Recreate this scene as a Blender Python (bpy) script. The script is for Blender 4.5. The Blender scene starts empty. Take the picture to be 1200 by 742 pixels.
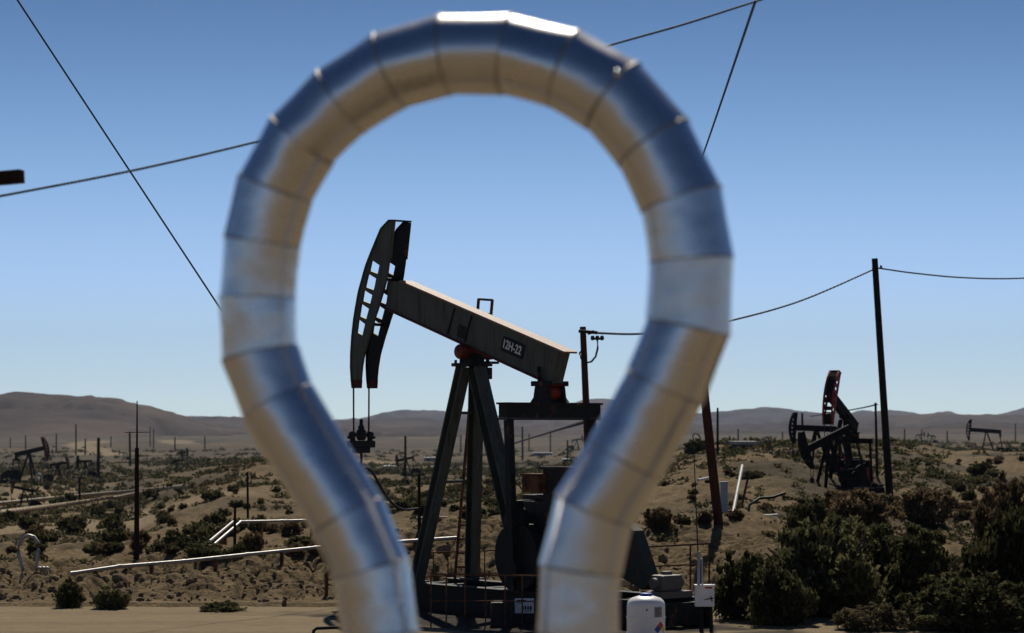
import bpy, bmesh, math, random
import numpy as np
from mathutils import Vector, Matrix
random.seed(7); RNG = np.random.default_rng(7)
FPX = 85/36*1200.0; UC = 600.0; HOR = 500.0; ZC = 3.72      # focal length in photo pixels, principal column, horizon row, camera height
sc = bpy.context.scene
COL = sc.collection

# ------------------------------------------------------------------ small helpers
def at(u, r, Y):
    return Vector(((u-UC)/FPX*Y, Y, ZC-(r-HOR)/FPX*Y))

def tag(o, label=None, cat=None, group=None, kind=None):
    for k, v in (('label', label), ('category', cat), ('group', group), ('kind', kind)):
        if v: o[k] = v
    return o

def empty(name, loc, rz=0, label=None, cat=None, group=None, scale=1):
    o = bpy.data.objects.new(name, None); COL.objects.link(o)
    o.location = loc; o.rotation_euler = (0, 0, rz); o.scale = (scale,)*3
    o.empty_display_size = .2
    return tag(o, label, cat, group)

def copy_tree(o, parent=None):
    c = o.copy(); COL.objects.link(c)
    if parent is not None: c.parent = parent
    for ch in list(o.children): copy_tree(ch, c)
    return c

class MB:
    """collects shapes into one mesh"""
    def __init__(s): s.v = []; s.f = []; s.m = []; s.sm = []
    def add(s, vs, fs, mi=0, smooth=False):
        b = len(s.v); s.v += [tuple(x) for x in vs]
        for f in fs: s.f.append([b+i for i in f]); s.m.append(mi); s.sm.append(smooth)
        return s
    def box(s, c, size, ax=None, mi=0, bevel=0.0):
        c = Vector(c); hx, hy, hz = [q/2 for q in size]
        X, Y, Z = ax if ax else (Vector((1,0,0)), Vector((0,1,0)), Vector((0,0,1)))
        bm = bmesh.new()
        vs = [bm.verts.new(c + X*(sx*hx) + Y*(sy*hy) + Z*(sz*hz)) for sx in (-1,1) for sy in (-1,1) for sz in (-1,1)]
        for q in ((0,1,3,2),(4,6,7,5),(0,4,5,1),(2,3,7,6),(0,2,6,4),(1,5,7,3)): bm.faces.new([vs[i] for i in q])
        if bevel: bmesh.ops.bevel(bm, geom=bm.edges[:], offset=bevel, segments=2, affect='EDGES', profile=.6)
        bm.verts.index_update()
        s.add([v.co.copy() for v in bm.verts], [[v.index for v in f.verts] for f in bm.faces], mi)
        bm.free(); return s
    def bar(s, p0, p1, w, h, up=Vector((0,0,1)), mi=0, bevel=0.0):
        p0, p1 = Vector(p0), Vector(p1); X = (p1-p0).normalized(); Y = up.cross(X)
        if Y.length < 1e-4: Y = Vector((0,1,0)).cross(X)
        Y.normalize(); Z = X.cross(Y)
        return s.box((p0+p1)/2, ((p1-p0).length, w, h), (X, Y, Z), mi, bevel)
    def ibar(s, p0, p1, w, h, up, t=.03, mi=0):
        """an I section: two flanges and a web, butted"""
        p0, p1 = Vector(p0), Vector(p1); X = (p1-p0).normalized(); Y = up.cross(X).normalized(); Z = X.cross(Y)
        L = (p1-p0).length; c = (p0+p1)/2
        s.box(c+Z*(h/2-t/2), (L, w, t), (X,Y,Z), mi); s.box(c-Z*(h/2-t/2), (L, w, t), (X,Y,Z), mi)
        return s.box(c, (L*.998, t*.7, h-2*t), (X,Y,Z), mi)
    def tube(s, pts, r, n=8, mi=0, caps=True, smooth=True):
        pts = [Vector(p) for p in pts]; k = len(pts)
        rr = r if isinstance(r, (list, tuple)) else [r]*k
        vs = []; fs = []
        ref = Vector((0,0,1)) if abs((pts[-1]-pts[0]).normalized().z) < .9 else Vector((1,0,0))
        for i, p in enumerate(pts):
            t = (pts[min(i+1,k-1)]-pts[max(i-1,0)]).normalized()
            a = ref.cross(t); a = a.normalized() if a.length > 1e-5 else Vector((1,0,0)); b = t.cross(a)
            for j in range(n):
                q = 2*math.pi*j/n; vs.append(p + a*(rr[i]*math.cos(q)) + b*(rr[i]*math.sin(q)))
        for i in range(k-1):
            for j in range(n):
                fs.append([i*n+j, i*n+(j+1)%n, (i+1)*n+(j+1)%n, (i+1)*n+j])
        s.add(vs, fs, mi, smooth)
        if caps: s.add(vs[:n], [list(range(n))[::-1]], mi); s.add(vs[-n:], [list(range(n))], mi)
        return s
    def lathe(s, prof, c=(0,0,0), n=24, mi=0, smooth=True, axis='z'):
        c = Vector(c); vs = []; fs = []
        for r, z in prof:
            for j in range(n):
                q = 2*math.pi*j/n; x, y = r*math.cos(q), r*math.sin(q)
                vs.append(c + (Vector((x,y,z)) if axis == 'z' else Vector((x,z,y)) if axis == 'y' else Vector((z,x,y))))
        for i in range(len(prof)-1):
            for j in range(n): fs.append([i*n+j, i*n+(j+1)%n, (i+1)*n+(j+1)%n, (i+1)*n+j])
        s.add(vs, fs, mi, smooth)
        if prof[0][0] > 1e-4: s.add(vs[:n], [list(range(n))[::-1]], mi)
        if prof[-1][0] > 1e-4: s.add(vs[-n:], [list(range(n))], mi)
        return s
    def sheet(s, v2, faces, y0, y1, mi=0):
        """2D faces in the local x,z plane thickened from y0 to y1"""
        n = len(v2)
        vs = [(x, y0, z) for x, z in v2] + [(x, y1, z) for x, z in v2]
        cnt = {}
        for f in faces:
            for i in range(len(f)):
                a, b = f[i], f[(i+1)%len(f)]; cnt.setdefault((min(a,b),max(a,b)), []).append((a,b))
        fs = [list(f) for f in faces] + [[i+n for i in f][::-1] for f in faces]
        for k, e in cnt.items():
            if len(e) == 1: a, b = e[0]; fs.append([b, a, a+n, b+n])
        return s.add(vs, fs, mi)
    def build(s, name, mats, parent=None):
        me = bpy.data.meshes.new(name); me.from_pydata(s.v, [], s.f)
        mats = mats if isinstance(mats, (list, tuple)) else [mats]
        for m in mats: me.materials.append(m)
        me.polygons.foreach_set('material_index', s.m); me.polygons.foreach_set('use_smooth', s.sm)
        bm = bmesh.new(); bm.from_mesh(me); bmesh.ops.recalc_face_normals(bm, faces=bm.faces[:]); bm.to_mesh(me); bm.free()
        me.update()
        o = bpy.data.objects.new(name, me); COL.objects.link(o)
        if parent is not None: o.parent = parent
        return o

def np_mesh(name, V, Fc, mat, parent=None, smooth=False, attrs=None):
    V = np.asarray(V, np.float32); Fc = np.asarray(Fc, np.int32); n, k = Fc.shape
    me = bpy.data.meshes.new(name)
    me.vertices.add(len(V)); me.vertices.foreach_set('co', V.ravel())
    me.loops.add(n*k); me.loops.foreach_set('vertex_index', Fc.ravel())
    me.polygons.add(n); me.polygons.foreach_set('loop_start', np.arange(0, n*k, k, dtype=np.int32))
    try: me.polygons.foreach_set('loop_total', np.full(n, k, np.int32))
    except Exception: pass
    me.polygons.foreach_set('use_smooth', np.full(n, smooth))
    for an, av in (attrs or {}).items():
        a = me.attributes.new(an, 'FLOAT', 'POINT'); a.data.foreach_set('value', np.asarray(av, np.float32).ravel())
    me.materials.append(mat); me.update(calc_edges=True)
    o = bpy.data.objects.new(name, me); COL.objects.link(o)
    if parent is not None: o.parent = parent
    return o

# ------------------------------------------------------------------ materials
class NT:
    def __init__(s, name):
        s.mat = bpy.data.materials.new(name); s.mat.use_nodes = True; s.t = s.mat.node_tree
        s.b = s.t.nodes['Principled BSDF']; s.out = s.t.nodes['Material Output']
    def n(s, typ, ins=None, **kw):
        nd = s.t.nodes.new(typ)
        for k, v in kw.items(): setattr(nd, k, v)
        for k, v in (ins or {}).items():
            if hasattr(v, 'is_output'): s.t.links.new(v, nd.inputs[k])
            else: nd.inputs[k].default_value = v
        return nd
    def link(s, a, b): s.t.links.new(a, b)
    def noise(s, scale, detail=4, vec=None, rough=.55):
        i = {'Scale': scale, 'Detail': detail, 'Roughness': rough}
        if vec is not None: i['Vector'] = vec
        return s.n('ShaderNodeTexNoise', i).outputs['Fac']
    def ramp(s, fac, stops):
        nd = s.n('ShaderNodeValToRGB', {'Fac': fac}); cr = nd.color_ramp
        while len(cr.elements) < len(stops): cr.elements.new(.5)
        for e, (p, c) in zip(cr.elements, stops):
            e.position = p; e.color = (*c, 1) if isinstance(c, (tuple, list)) else (c, c, c, 1)
        return nd.outputs['Color']
    def mix(s, fac, a, b, mode='MIX'):
        nd = s.n('ShaderNodeMix', data_type='RGBA', blend_type=mode)
        for idx, v in ((0, fac), (6, a), (7, b)):
            if hasattr(v, 'is_output'): s.link(v, nd.inputs[idx])
            else: nd.inputs[idx].default_value = (*v, 1) if isinstance(v, tuple) and len(v) == 3 else v
        return nd.outputs[2]
    def math(s, op, a, b=0.0, clamp=False):
        nd = s.n('ShaderNodeMath', operation=op, use_clamp=clamp)
        for i, v in ((0, a), (1, b)):
            if hasattr(v, 'is_output'): s.link(v, nd.inputs[i])
            else: nd.inputs[i].default_value = v
        return nd.outputs[0]
    def coord(s, which='Object'): return s.n('ShaderNodeTexCoord').outputs[which]
    def bump(s, h, strength=.3, dist=.02):
        nd = s.n('ShaderNodeBump', {'Strength': strength, 'Distance': dist, 'Height': h}); s.link(nd.outputs[0], s.b.inputs['Normal'])

def paint(name, col, rust=.35, rough=.55, rustcol=(.17,.07,.035), metallic=0.0, scale=3.0, spec=.5):
    m = NT(name); v = m.coord()
    a = m.noise(scale, 6, v, .65); b = m.noise(scale*9, 4, v)
    f = m.math('ADD', m.math('MULTIPLY', a, .75), m.math('MULTIPLY', b, .25))
    lo = .72-rust*.5
    fac = m.ramp(f, [(max(lo-.05, .02), 0.0), (min(lo+.06, .99), 1.0)])
    dirt = m.mix(m.noise(scale*2.2, 5, v), tuple(c*.7 for c in col), tuple(min(1, c*1.25) for c in col))
    c = m.mix(fac, dirt, rustcol)
    m.link(c, m.b.inputs['Base Color'])
    m.link(m.math('ADD', m.math('MULTIPLY', b, .25), rough-.1, True), m.b.inputs['Roughness'])
    m.b.inputs['Metallic'].default_value = metallic; m.b.inputs['Specular IOR Level'].default_value = spec
    m.bump(b, .15, .01); return m.mat

def foliage(name, cols, trans=.42):
    m = NT(name); v = m.coord(); oi = m.n('ShaderNodeObjectInfo').outputs['Random']
    nz = m.noise(2.5, 3, v)
    isl = m.n('ShaderNodeNewGeometry').outputs['Random Per Island']
    f = m.math('ADD', m.math('MULTIPLY', nz, .42), m.math('ADD', m.math('MULTIPLY', oi, .18), m.math('MULTIPLY', isl, .4)))
    c = m.ramp(f, [(.3, cols[0]), (.5, cols[1]), (.72, cols[2])])
    m.link(c, m.b.inputs['Base Color']); m.b.inputs['Roughness'].default_value = .8
    m.b.inputs['Specular IOR Level'].default_value = .05
    tr = m.n('ShaderNodeBsdfTranslucent', {'Color': c})
    mx = m.n('ShaderNodeMixShader', {0: trans, 1: m.b.outputs[0], 2: tr.outputs[0]})
    m.link(mx.outputs[0], m.out.inputs['Surface']); return m.mat

MAT = {}
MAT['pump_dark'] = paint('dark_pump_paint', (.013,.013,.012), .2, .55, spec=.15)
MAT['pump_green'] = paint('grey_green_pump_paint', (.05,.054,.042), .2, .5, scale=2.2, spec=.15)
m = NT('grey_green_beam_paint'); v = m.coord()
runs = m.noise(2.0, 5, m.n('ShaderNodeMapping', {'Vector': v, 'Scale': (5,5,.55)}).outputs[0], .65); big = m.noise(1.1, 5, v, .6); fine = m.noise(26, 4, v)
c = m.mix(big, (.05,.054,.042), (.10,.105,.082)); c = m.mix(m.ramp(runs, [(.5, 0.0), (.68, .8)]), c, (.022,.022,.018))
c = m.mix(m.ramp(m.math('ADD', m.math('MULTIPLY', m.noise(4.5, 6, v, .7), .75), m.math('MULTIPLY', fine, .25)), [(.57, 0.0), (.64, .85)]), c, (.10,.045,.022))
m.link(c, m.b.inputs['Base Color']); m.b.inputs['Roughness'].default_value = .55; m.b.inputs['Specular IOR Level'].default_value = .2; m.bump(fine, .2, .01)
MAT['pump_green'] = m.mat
MAT['pump_far'] = paint('far_pump_paint', (.012,.011,.010), .15, .85, spec=.15)
MAT['flange'] = paint('rusty_flange_paint', (.2,.135,.1), .5, .6, (.2,.09,.055), scale=4)
MAT['red'] = paint('red_pump_paint', (.3,.028,.02), .2, .6, spec=.15)
MAT['red_dull'] = paint('dull_red_pump_paint', (.10,.014,.012), .3, .6, spec=.15)
MAT['red_mid'] = paint('faded_red_paint', (.2,.022,.017), .3, .5, spec=.15)
MAT['red_far'] = paint('dark_far_red', (.07,.011,.009), .3, .6, spec=.15)
MAT['rust'] = paint('rusted_steel', (.06,.03,.02), .5, .8, spec=.15)
MAT['rust_light'] = paint('brown_rusted_pipe', (.4,.3,.17), .3, .7, (.22,.13,.07))
MAT['wood'] = None
m = NT('weathered_pole_wood'); v = m.coord(); mp = m.n('ShaderNodeMapping', {'Vector': v, 'Scale': (14,14,.7)}).outputs[0]
g = m.noise(3, 6, mp, .7)
m.link(m.ramp(g, [(.3,(.014,.009,.007)),(.6,(.034,.021,.015)),(.8,(.06,.038,.026))]), m.b.inputs['Base Color']); m.b.inputs['Specular IOR Level'].default_value = .1; m.b.inputs['Roughness'].default_value = .9; m.bump(g, .5, .02)
MAT['wood'] = m.mat
m = NT('reddish_pole_wood'); v = m.coord(); mp = m.n('ShaderNodeMapping', {'Vector': v, 'Scale': (14,14,.7)}).outputs[0]
g = m.noise(3, 6, mp, .7)
m.link(m.ramp(g, [(.3,(.04,.016,.01)),(.6,(.09,.036,.022)),(.8,(.14,.062,.038))]), m.b.inputs['Base Color']); m.b.inputs['Specular IOR Level'].default_value = .1; m.b.inputs['Roughness'].default_value = .9; m.bump(g, .5, .02)
MAT['wood_red'] = m.mat
MAT['wire'] = paint('wire_black', (.03,.03,.033), .1, .6, spec=.15)
MAT['grey_metal'] = paint('galvanised_grey', (.3,.31,.32), .1, .45, metallic=.6)
MAT['white'] = paint('white_paint', (.78,.77,.74), .02, .4)
MAT['white_pipe'] = paint('white_pipe_jacket', (.5,.48,.45), .3, .55, (.25,.2,.15))
MAT['black'] = paint('black_plate', (.012,.012,.013), .05, .5, spec=.15)
MAT['letter'] = paint('white_lettering', (.75,.74,.7), .12, .6)
MAT['sign_red'] = paint('hazard_red', (.45,.02,.02), 0, .5); MAT['sign_blue'] = paint('hazard_blue', (.02,.06,.35), 0, .5)
MAT['sign_yellow'] = paint('hazard_yellow', (.7,.5,.03), 0, .5)
MAT['green_guard'] = paint('green_guard_paint', (.045,.05,.036), .25, .6, spec=.2)
MAT['cream'] = paint('cream_motor_paint', (.12,.1,.075), .3, .6)
MAT['dark_box'] = paint('dark_grey_box', (.03,.028,.028), .25, .6, spec=.15)
MAT['concrete'] = paint('old_concrete', (.3,.28,.25), .1, .9, (.2,.17,.13))

# translucent white poly tank
m = NT('white_polyethylene'); v = m.coord()
m.link(m.mix(m.noise(6, 4, v), (.74,.73,.7), (.82,.81,.78)), m.b.inputs['Base Color']); m.b.inputs['Roughness'].default_value = .38
m.b.inputs['Subsurface Weight'].default_value = .25; m.b.inputs['Subsurface Radius'].default_value = (.05,.05,.05)
MAT['poly'] = m.mat

def jacket(name, base, r0, r1):
    m = NT(name); v = m.coord()
    st = m.noise(2.2, 5, m.n('ShaderNodeMapping', {'Vector': v, 'Scale': (5,5,5)}).outputs[0], .6)
    fine = m.noise(60, 3, v)
    oi = m.n('ShaderNodeObjectInfo').outputs['Random']
    c = m.mix(m.math('MULTIPLY', st, .6), base, tuple(q*.78 for q in base))
    spots = m.ramp(m.noise(18, 5, v, .7), [(.62, 0.0), (.72, 1.0)])
    c = m.mix(m.math('MULTIPLY', spots, .25), c, (.45,.42,.38))
    m.link(c, m.b.inputs['Base Color']); m.b.inputs['Metallic'].default_value = 1
    rr = m.math('ADD', m.math('MULTIPLY', st, r1-r0), r0); rr = m.math('ADD', rr, m.math('MULTIPLY', oi, .06))
    m.link(rr, m.b.inputs['Roughness'])
    h = m.math('ADD', m.noise(3.5, 2, v), m.math('MULTIPLY', fine, .02)); m.bump(h, .22, .05)
    return m.mat
MAT['jacket'] = jacket('aluminium_jacket', (.67,.665,.67), .19, .34)
MAT['jacket_far'] = jacket('aluminium_pipe', (.38,.365,.345), .42, .68)
MAT['bead'] = paint('joint_sealant', (.3,.27,.24), .1, .5, metallic=.8)

# ground
m = NT('desert_dirt'); pos = m.n('ShaderNodeNewGeometry').outputs['Position']
def attr(nm): return m.n('ShaderNodeAttribute', attribute_name=nm).outputs['Fac']
n1 = m.noise(.25, 6, pos, .6); n2 = m.noise(2.5, 8, pos, .65); n3 = m.noise(14, 6, pos, .7)
base = m.ramp(n2, [(.3,(.05,.032,.014)),(.5,(.135,.092,.042)),(.72,(.25,.178,.092))])
base = m.mix(m.math('MULTIPLY', n1, .5), base, (.125,.086,.037))
stone = m.ramp(n3, [(.35, .55), (.6, 1.15)])
base = m.mix(.55, base, stone, 'MULTIPLY')
road = m.mix(m.noise(1.6, 6, pos, .6), (.18,.134,.075), (.27,.205,.12))
tracks = m.n('ShaderNodeMapping', {'Vector': pos, 'Scale': (.03,1.1,1)}).outputs[0]
road = m.mix(m.math('MULTIPLY', m.ramp(m.noise(1.5, 4, tracks), [(.4, 0.0), (.7, 1.0)]), .45), road, (.14,.102,.06))
c = m.mix(attr('road'), base, road)
scr = m.ramp(m.noise(.06, 8, pos, .7), [(.35,(.017,.014,.007)),(.55,(.045,.035,.018)),(.75,(.1,.074,.038))])
c = m.mix(attr('scrub'), c, scr)
c = m.mix(attr('skid_shade'), c, (.018,.015,.012))  # near-black tone standing in for shadow around the skid
m.link(c, m.b.inputs['Base Color']); m.b.inputs['Roughness'].default_value = .95; m.b.inputs['Specular IOR Level'].default_value = .108
hh = m.math('ADD', n2, m.math('MULTIPLY', n3, .5))
bn = m.n('ShaderNodeBump', {'Strength': .7, 'Distance': .12, 'Height': hh}); m.link(bn.outputs[0], m.b.inputs['Normal'])
MAT['dirt'] = m.mat

def hillmat(name, a, b, c):
    m = NT(name); pos = m.n('ShaderNodeNewGeometry').outputs['Position']
    mp = m.n('ShaderNodeMapping', {'Vector': pos, 'Scale': (.0016,.0016,.006)}).outputs[0]
    f = m.noise(1.6, 9, mp, .6); g = m.noise(9, 6, mp, .6)
    col = m.ramp(m.math('ADD', m.math('MULTIPLY', f, .7), m.math('MULTIPLY', g, .3)), [(.34, a), (.5, b), (.66, c)])
    m.link(col, m.b.inputs['Base Color']); m.b.inputs['Roughness'].default_value = 1; m.b.inputs['Specular IOR Level'].default_value = .05
    return m.mat
MAT['hill'] = hillmat('dry_hill', (.034,.025,.021), (.066,.048,.038), (.112,.082,.06))
MAT['hill_far'] = hillmat('far_dry_hill', (.05,.037,.037), (.08,.06,.057), (.115,.088,.078))

MAT['leaf_green'] = foliage('olive_green_leaves', [(.045,.045,.018),(.11,.105,.046),(.21,.19,.1)])
MAT['leaf_dark'] = foliage('dark_leaves', [(.022,.023,.009),(.058,.057,.025),(.135,.124,.06)])
MAT['leaf_brown'] = foliage('dry_brown_twigs', [(.05,.034,.018),(.11,.075,.04),(.19,.135,.075)])
MAT['leaf_grey'] = foliage('grey_sage_leaves', [(.045,.038,.02),(.095,.08,.042),(.165,.14,.08)])
MAT['grass'] = foliage('yellow_green_grass', [(.06,.06,.02),(.12,.115,.045),(.2,.175,.08)])
MAT['stem'] = paint('shrub_stem', (.07,.05,.035), .1, .9)
MAT['rock'] = paint('loose_stone', (.17,.12,.072), .1, .95, (.14,.1,.06), spec=.1)

# ------------------------------------------------------------------ terrain
def h2(ix, iy, seed):
    n = (ix.astype(np.int64)*374761393 + iy.astype(np.int64)*668265263 + seed*974634777) & 0xffffffff
    n = ((n ^ (n >> 13))*1274126177) & 0xffffffff
    n = ((n ^ (n >> 16))*2246822519) & 0xffffffff
    return ((n ^ (n >> 15)) & 0xffff)/65535.0
def vnoise(x, y, seed=0):
    ix, iy = np.floor(x), np.floor(y); fx, fy = x-ix, y-iy
    fx = fx*fx*fx*(fx*(fx*6-15)+10); fy = fy*fy*fy*(fy*(fy*6-15)+10)
    a = h2(ix,iy,seed); b = h2(ix+1,iy,seed); c = h2(ix,iy+1,seed); d = h2(ix+1,iy+1,seed)
    return (a*(1-fx)+b*fx)*(1-fy)+(c*(1-fx)+d*fx)*fy
def fbm(x, y, oct=4, seed=0, gain=.5):
    s = np.zeros_like(x); a = 1.0; t = 0
    for o in range(oct):
        s = s+a*(vnoise(x*2**o+o*17.3, y*2**o+o*9.1, seed+o)-.5); t += a; a *= gain
    return s/t*2
PROF = {  # photo column -> (depth, photo row at which that ground shows)
 -250: [(50,709),(52,692),(56,672),(60,668),(70,660),(100,642),(150,622),(220,605),(280,594),(380,568),(600,551),(1000,537),(1800,522),(3000,513)],
 100:  [(50,709),(52,694),(56,670),(60,665),(70,657),(100,638),(150,618),(220,602),(280,592),(380,567),(600,550),(1000,536),(1800,522),(3000,513)],
 300:  [(50,709),(52,692),(56,664),(60,650),(70,636),(100,610),(150,583),(200,563),(240,551),(300,550),(600,543),(1000,533),(1800,521),(3000,512)],
 450:  [(50,709),(52,698),(56,662),(60,630),(70,618),(100,602),(150,588),(250,574),(400,562),(630,553),(1000,539),(1800,524),(3000,513)],
 600:  [(50,709),(52,702),(55,684),(58,640),(61,612),(70,606),(100,597),(160,585),(250,574),(400,562),(630,552),(1000,539),(1800,524),(3000,513)],
 760:  [(50,709),(52,702),(55,690),(58,655),(62,626),(68,616),(90,588),(125,556),(160,541),(250,540),(600,535),(1000,528),(1800,519),(3000,511)],
 900:  [(50,709),(52,704),(56,680),(60,640),(66,617),(80,596),(100,563),(122,534),(140,527),(200,528),(400,527),(1000,521),(3000,510)],
 1040: [(50,712),(54,709),(60,688),(66,650),(80,612),(100,596),(115,582),(135,548),(155,529),(200,527),(400,525),(1000,520),(3000,510)],
 1130: [(50,712),(54,709),(60,686),(66,655),(80,622),(100,600),(130,565),(170,541),(250,539),(430,536),(700,528),(1000,523),(3000,510)],
 1450: [(50,712),(54,709),(60,686),(66,655),(80,622),(100,600),(130,565),(170,541),(250,539),(430,536),(700,528),(1000,523),(3000,510)],
}
KU = np.array(sorted(PROF), float)
LYS = np.linspace(math.log(50), math.log(3000), 700)
TAB = np.stack([np.interp(LYS, [math.log(a) for a,_ in PROF[int(k)]], [b for _,b in PROF[int(k)]]) for k in KU])
_k = np.ones(9)/9
TAB = np.stack([np.convolve(np.pad(t, 4, mode='edge'), _k, 'valid') for t in TAB])
NEARY = [0,10,15,20,30,36,42,50,60]; NEARZ = [2.1,2.1,1.85,1.45,.8,.4,.03,0,0]
def sst(a, b, x): t = np.clip((x-a)/(b-a), 0, 1); return t*t*(3-2*t)
def ground_z(X, Y, back=None):
    """height of the ground; Y is depth in front of the camera"""
    X = np.asarray(X, float); Y = np.asarray(Y, float)
    u = np.clip(UC+X/np.maximum(Y, .5)*FPX, KU[0], KU[-1])
    ly = np.clip((np.log(np.maximum(Y, 50))-LYS[0])/(LYS[-1]-LYS[0])*699, 0, 698.999)
    i = ly.astype(int); fy = ly-i
    j = np.clip(np.searchsorted(KU, u, side='right')-1, 0, len(KU)-2); fu = (u-KU[j])/(KU[j+1]-KU[j]); fu = fu*fu*(3-2*fu)
    r = (TAB[j,i]*(1-fy)+TAB[j,i+1]*fy)*(1-fu)+(TAB[j+1,i]*(1-fy)+TAB[j+1,i+1]*fy)*fu
    zfar = ZC-(r-HOR)/FPX*np.minimum(Y, 3000)
    znear = np.interp(Y, NEARY, NEARZ)
    z = np.where(Y > 50, zfar, znear)
    bank = sst(49.6, 52.5, Y)
    # noise grows with distance
    z = z+bank*(.13*fbm(X/.42, Y/.42, 3, 5, .6)*(1-sst(70,110,Y)) + .30*fbm(X/1.5, Y/1.5, 5, 3, .62)*(1-sst(110, 260, Y)) + .46*sst(53, 58, Y)*fbm(X/5.5, Y/5.5, 4, 11)
        + .9*sst(75, 160, Y)*1.35*fbm(X/26, Y/26, 4, 23)*(1-sst(260,800,Y)) + 2.2*sst(260, 700, Y)*fbm(X/130, Y/130, 5, 31)*(1-sst(2200,3000,Y)))
    # rills cut down the raw bank
    rill = np.abs(fbm(X/1.1+3, Y/4.5, 3, 41)); z = z-bank*(1-sst(57, 64, Y))*.4*np.clip(.5-rill*2.2, 0, 1)
    z = z+(1-bank)*(.018*fbm(X/2.2, Y/.9, 4, 51) + .012*fbm(X/.35, Y/.35, 3, 57))
    return z
def gz(x, y): return float(ground_z(np.array([x]), np.array([y]))[0])
_YS = np.concatenate([np.arange(44, 70, .08), np.arange(70, 300, .4), np.geomspace(300, 2990, 700)])
def hit(u, r):
    """where the sight line of a photo pixel meets the ground"""
    x = (u-UC)/FPX*_YS; z = ZC-(r-HOR)/FPX*_YS
    g = ground_z(x, _YS); k = np.argmax(g >= z) if np.any(g >= z) else len(_YS)-1
    return Vector((x[k], _YS[k], g[k]))
def on(u, Y): x = (u-UC)/FPX*Y; return Vector((x, Y, gz(x, Y)))

def make_ground():
    us = np.linspace(-190, 1390, 840); th_f = np.arctan((us-UC)/FPX); tmax = th_f[-1]
    side = np.linspace(tmax, 2*math.pi+th_f[0], 90)[1:-1]
    th = np.concatenate([th_f, side]); nc = len(th)
    Rr = np.concatenate([np.linspace(.6, 40, 46), np.linspace(40, 49, 60)[1:], np.linspace(49, 63, 250)[1:], np.linspace(63, 125, 190)[1:],
                         np.linspace(125, 300, 130)[1:], np.geomspace(300, 3000, 130)[1:], np.geomspace(3000, 13000, 8)[1:]])
    TH, RR = np.meshgrid(th, Rr)
    w = np.where(TH > math.pi, TH-2*math.pi, TH)
    R = RR/np.cos(np.minimum(np.abs(w), tmax))
    X = R*np.sin(w); Y = R*np.cos(w)
    Z = ground_z(np.where(np.abs(w) <= tmax+1e-6, X, RR*np.tan(np.clip(w, -tmax, tmax))), RR)
    bk = sst(.4, .9, np.abs(w))*sst(5, 30, RR)
    Z = Z*(1-bk)+bk*(2.0+2.5*fbm(X/60, Y/60, 4, 77)*sst(10, 80, RR)-.003*np.minimum(RR, 3000))
    V = np.stack([X, Y, Z], -1).reshape(-1, 3)
    nr = len(Rr); a = np.arange(nr-1)[:,None]*nc+np.arange(nc)[None,:]; b = np.arange(nr-1)[:,None]*nc+(np.arange(nc)[None,:]+1)%nc
    F = np.stack([a, b, b+nc, a+nc], -1).reshape(-1, 4)
    x, y = X, Y
    edge = 49.9+.35*fbm(x/3, y/3, 3, 5)
    road = (1-sst(edge-.3, edge+.5, y))
    uu = UC+x/np.maximum(y, 1)*FPX; front = np.abs(w) < .5
    row = HOR-(Z-ZC)/np.maximum(y, 1)*FPX
    wob = 5*fbm(uu/60, np.log(np.maximum(y, 1))*6, 3, 8)
    def strip(pts, wd):          # dirt tracks on the far slopes
        d = np.full(x.shape, 1e9)
        for (u0,r0),(u1,r1) in zip(pts[:-1], pts[1:]):
            p0, p1 = hit(u0,r0), hit(u1,r1); vx, vy = p1.x-p0.x, p1.y-p0.y; L = vx*vx+vy*vy+1e-6
            t = np.clip(((x-p0.x)*vx+(y-p0.y)*vy)/L, 0, 1); d = np.minimum(d, np.hypot(x-p0.x-t*vx, y-p0.y-t*vy))
        return 1-sst(wd*.55, wd, d+wd*.5*fbm(x/(wd*2), y/(wd*2), 3, 14))
    tr = np.maximum.reduce([strip([(0,621),(70,618),(140,605),(215,588)], 6.0), strip([(25,588),(50,575),(65,569)], 9), strip([(92,521),(108,529),(122,533)], 16),
                            strip([(100,520),(114,517)], 20), strip([(200,516),(214,520)], 20), strip([(320,533),(440,540),(520,548)], 9)])
    road = np.maximum(road, np.where(front & (y > 55), tr*.85, 0))
    scrub = np.maximum(sst(180, 600, y)*np.clip(.72+.9*fbm(x/60, y/60, 4, 66), 0, 1), sst(60, 80, y)*.8*np.clip(.1+2.2*fbm(x/7, y/11, 4, 68), 0, 1))*np.where(front, 1, .3)*(1-road)
    skid_shade = np.zeros_like(x)  # ground painted dark to widen the shadow in front of the skid
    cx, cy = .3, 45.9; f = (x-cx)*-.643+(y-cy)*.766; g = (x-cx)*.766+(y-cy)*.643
    skid_shade = 1-sst(.75, 1.1, np.maximum(np.abs(f)/4.9, np.abs(g)/2.5)+.45*fbm(x/1.2, y/1.2, 4, 91))
    o = np_mesh('ground', V, F, MAT['dirt'], smooth=True, attrs={'road': road, 'scrub': scrub, 'skid_shade': skid_shade*.9})
    tag(o, kind='structure')
make_ground()

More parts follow.
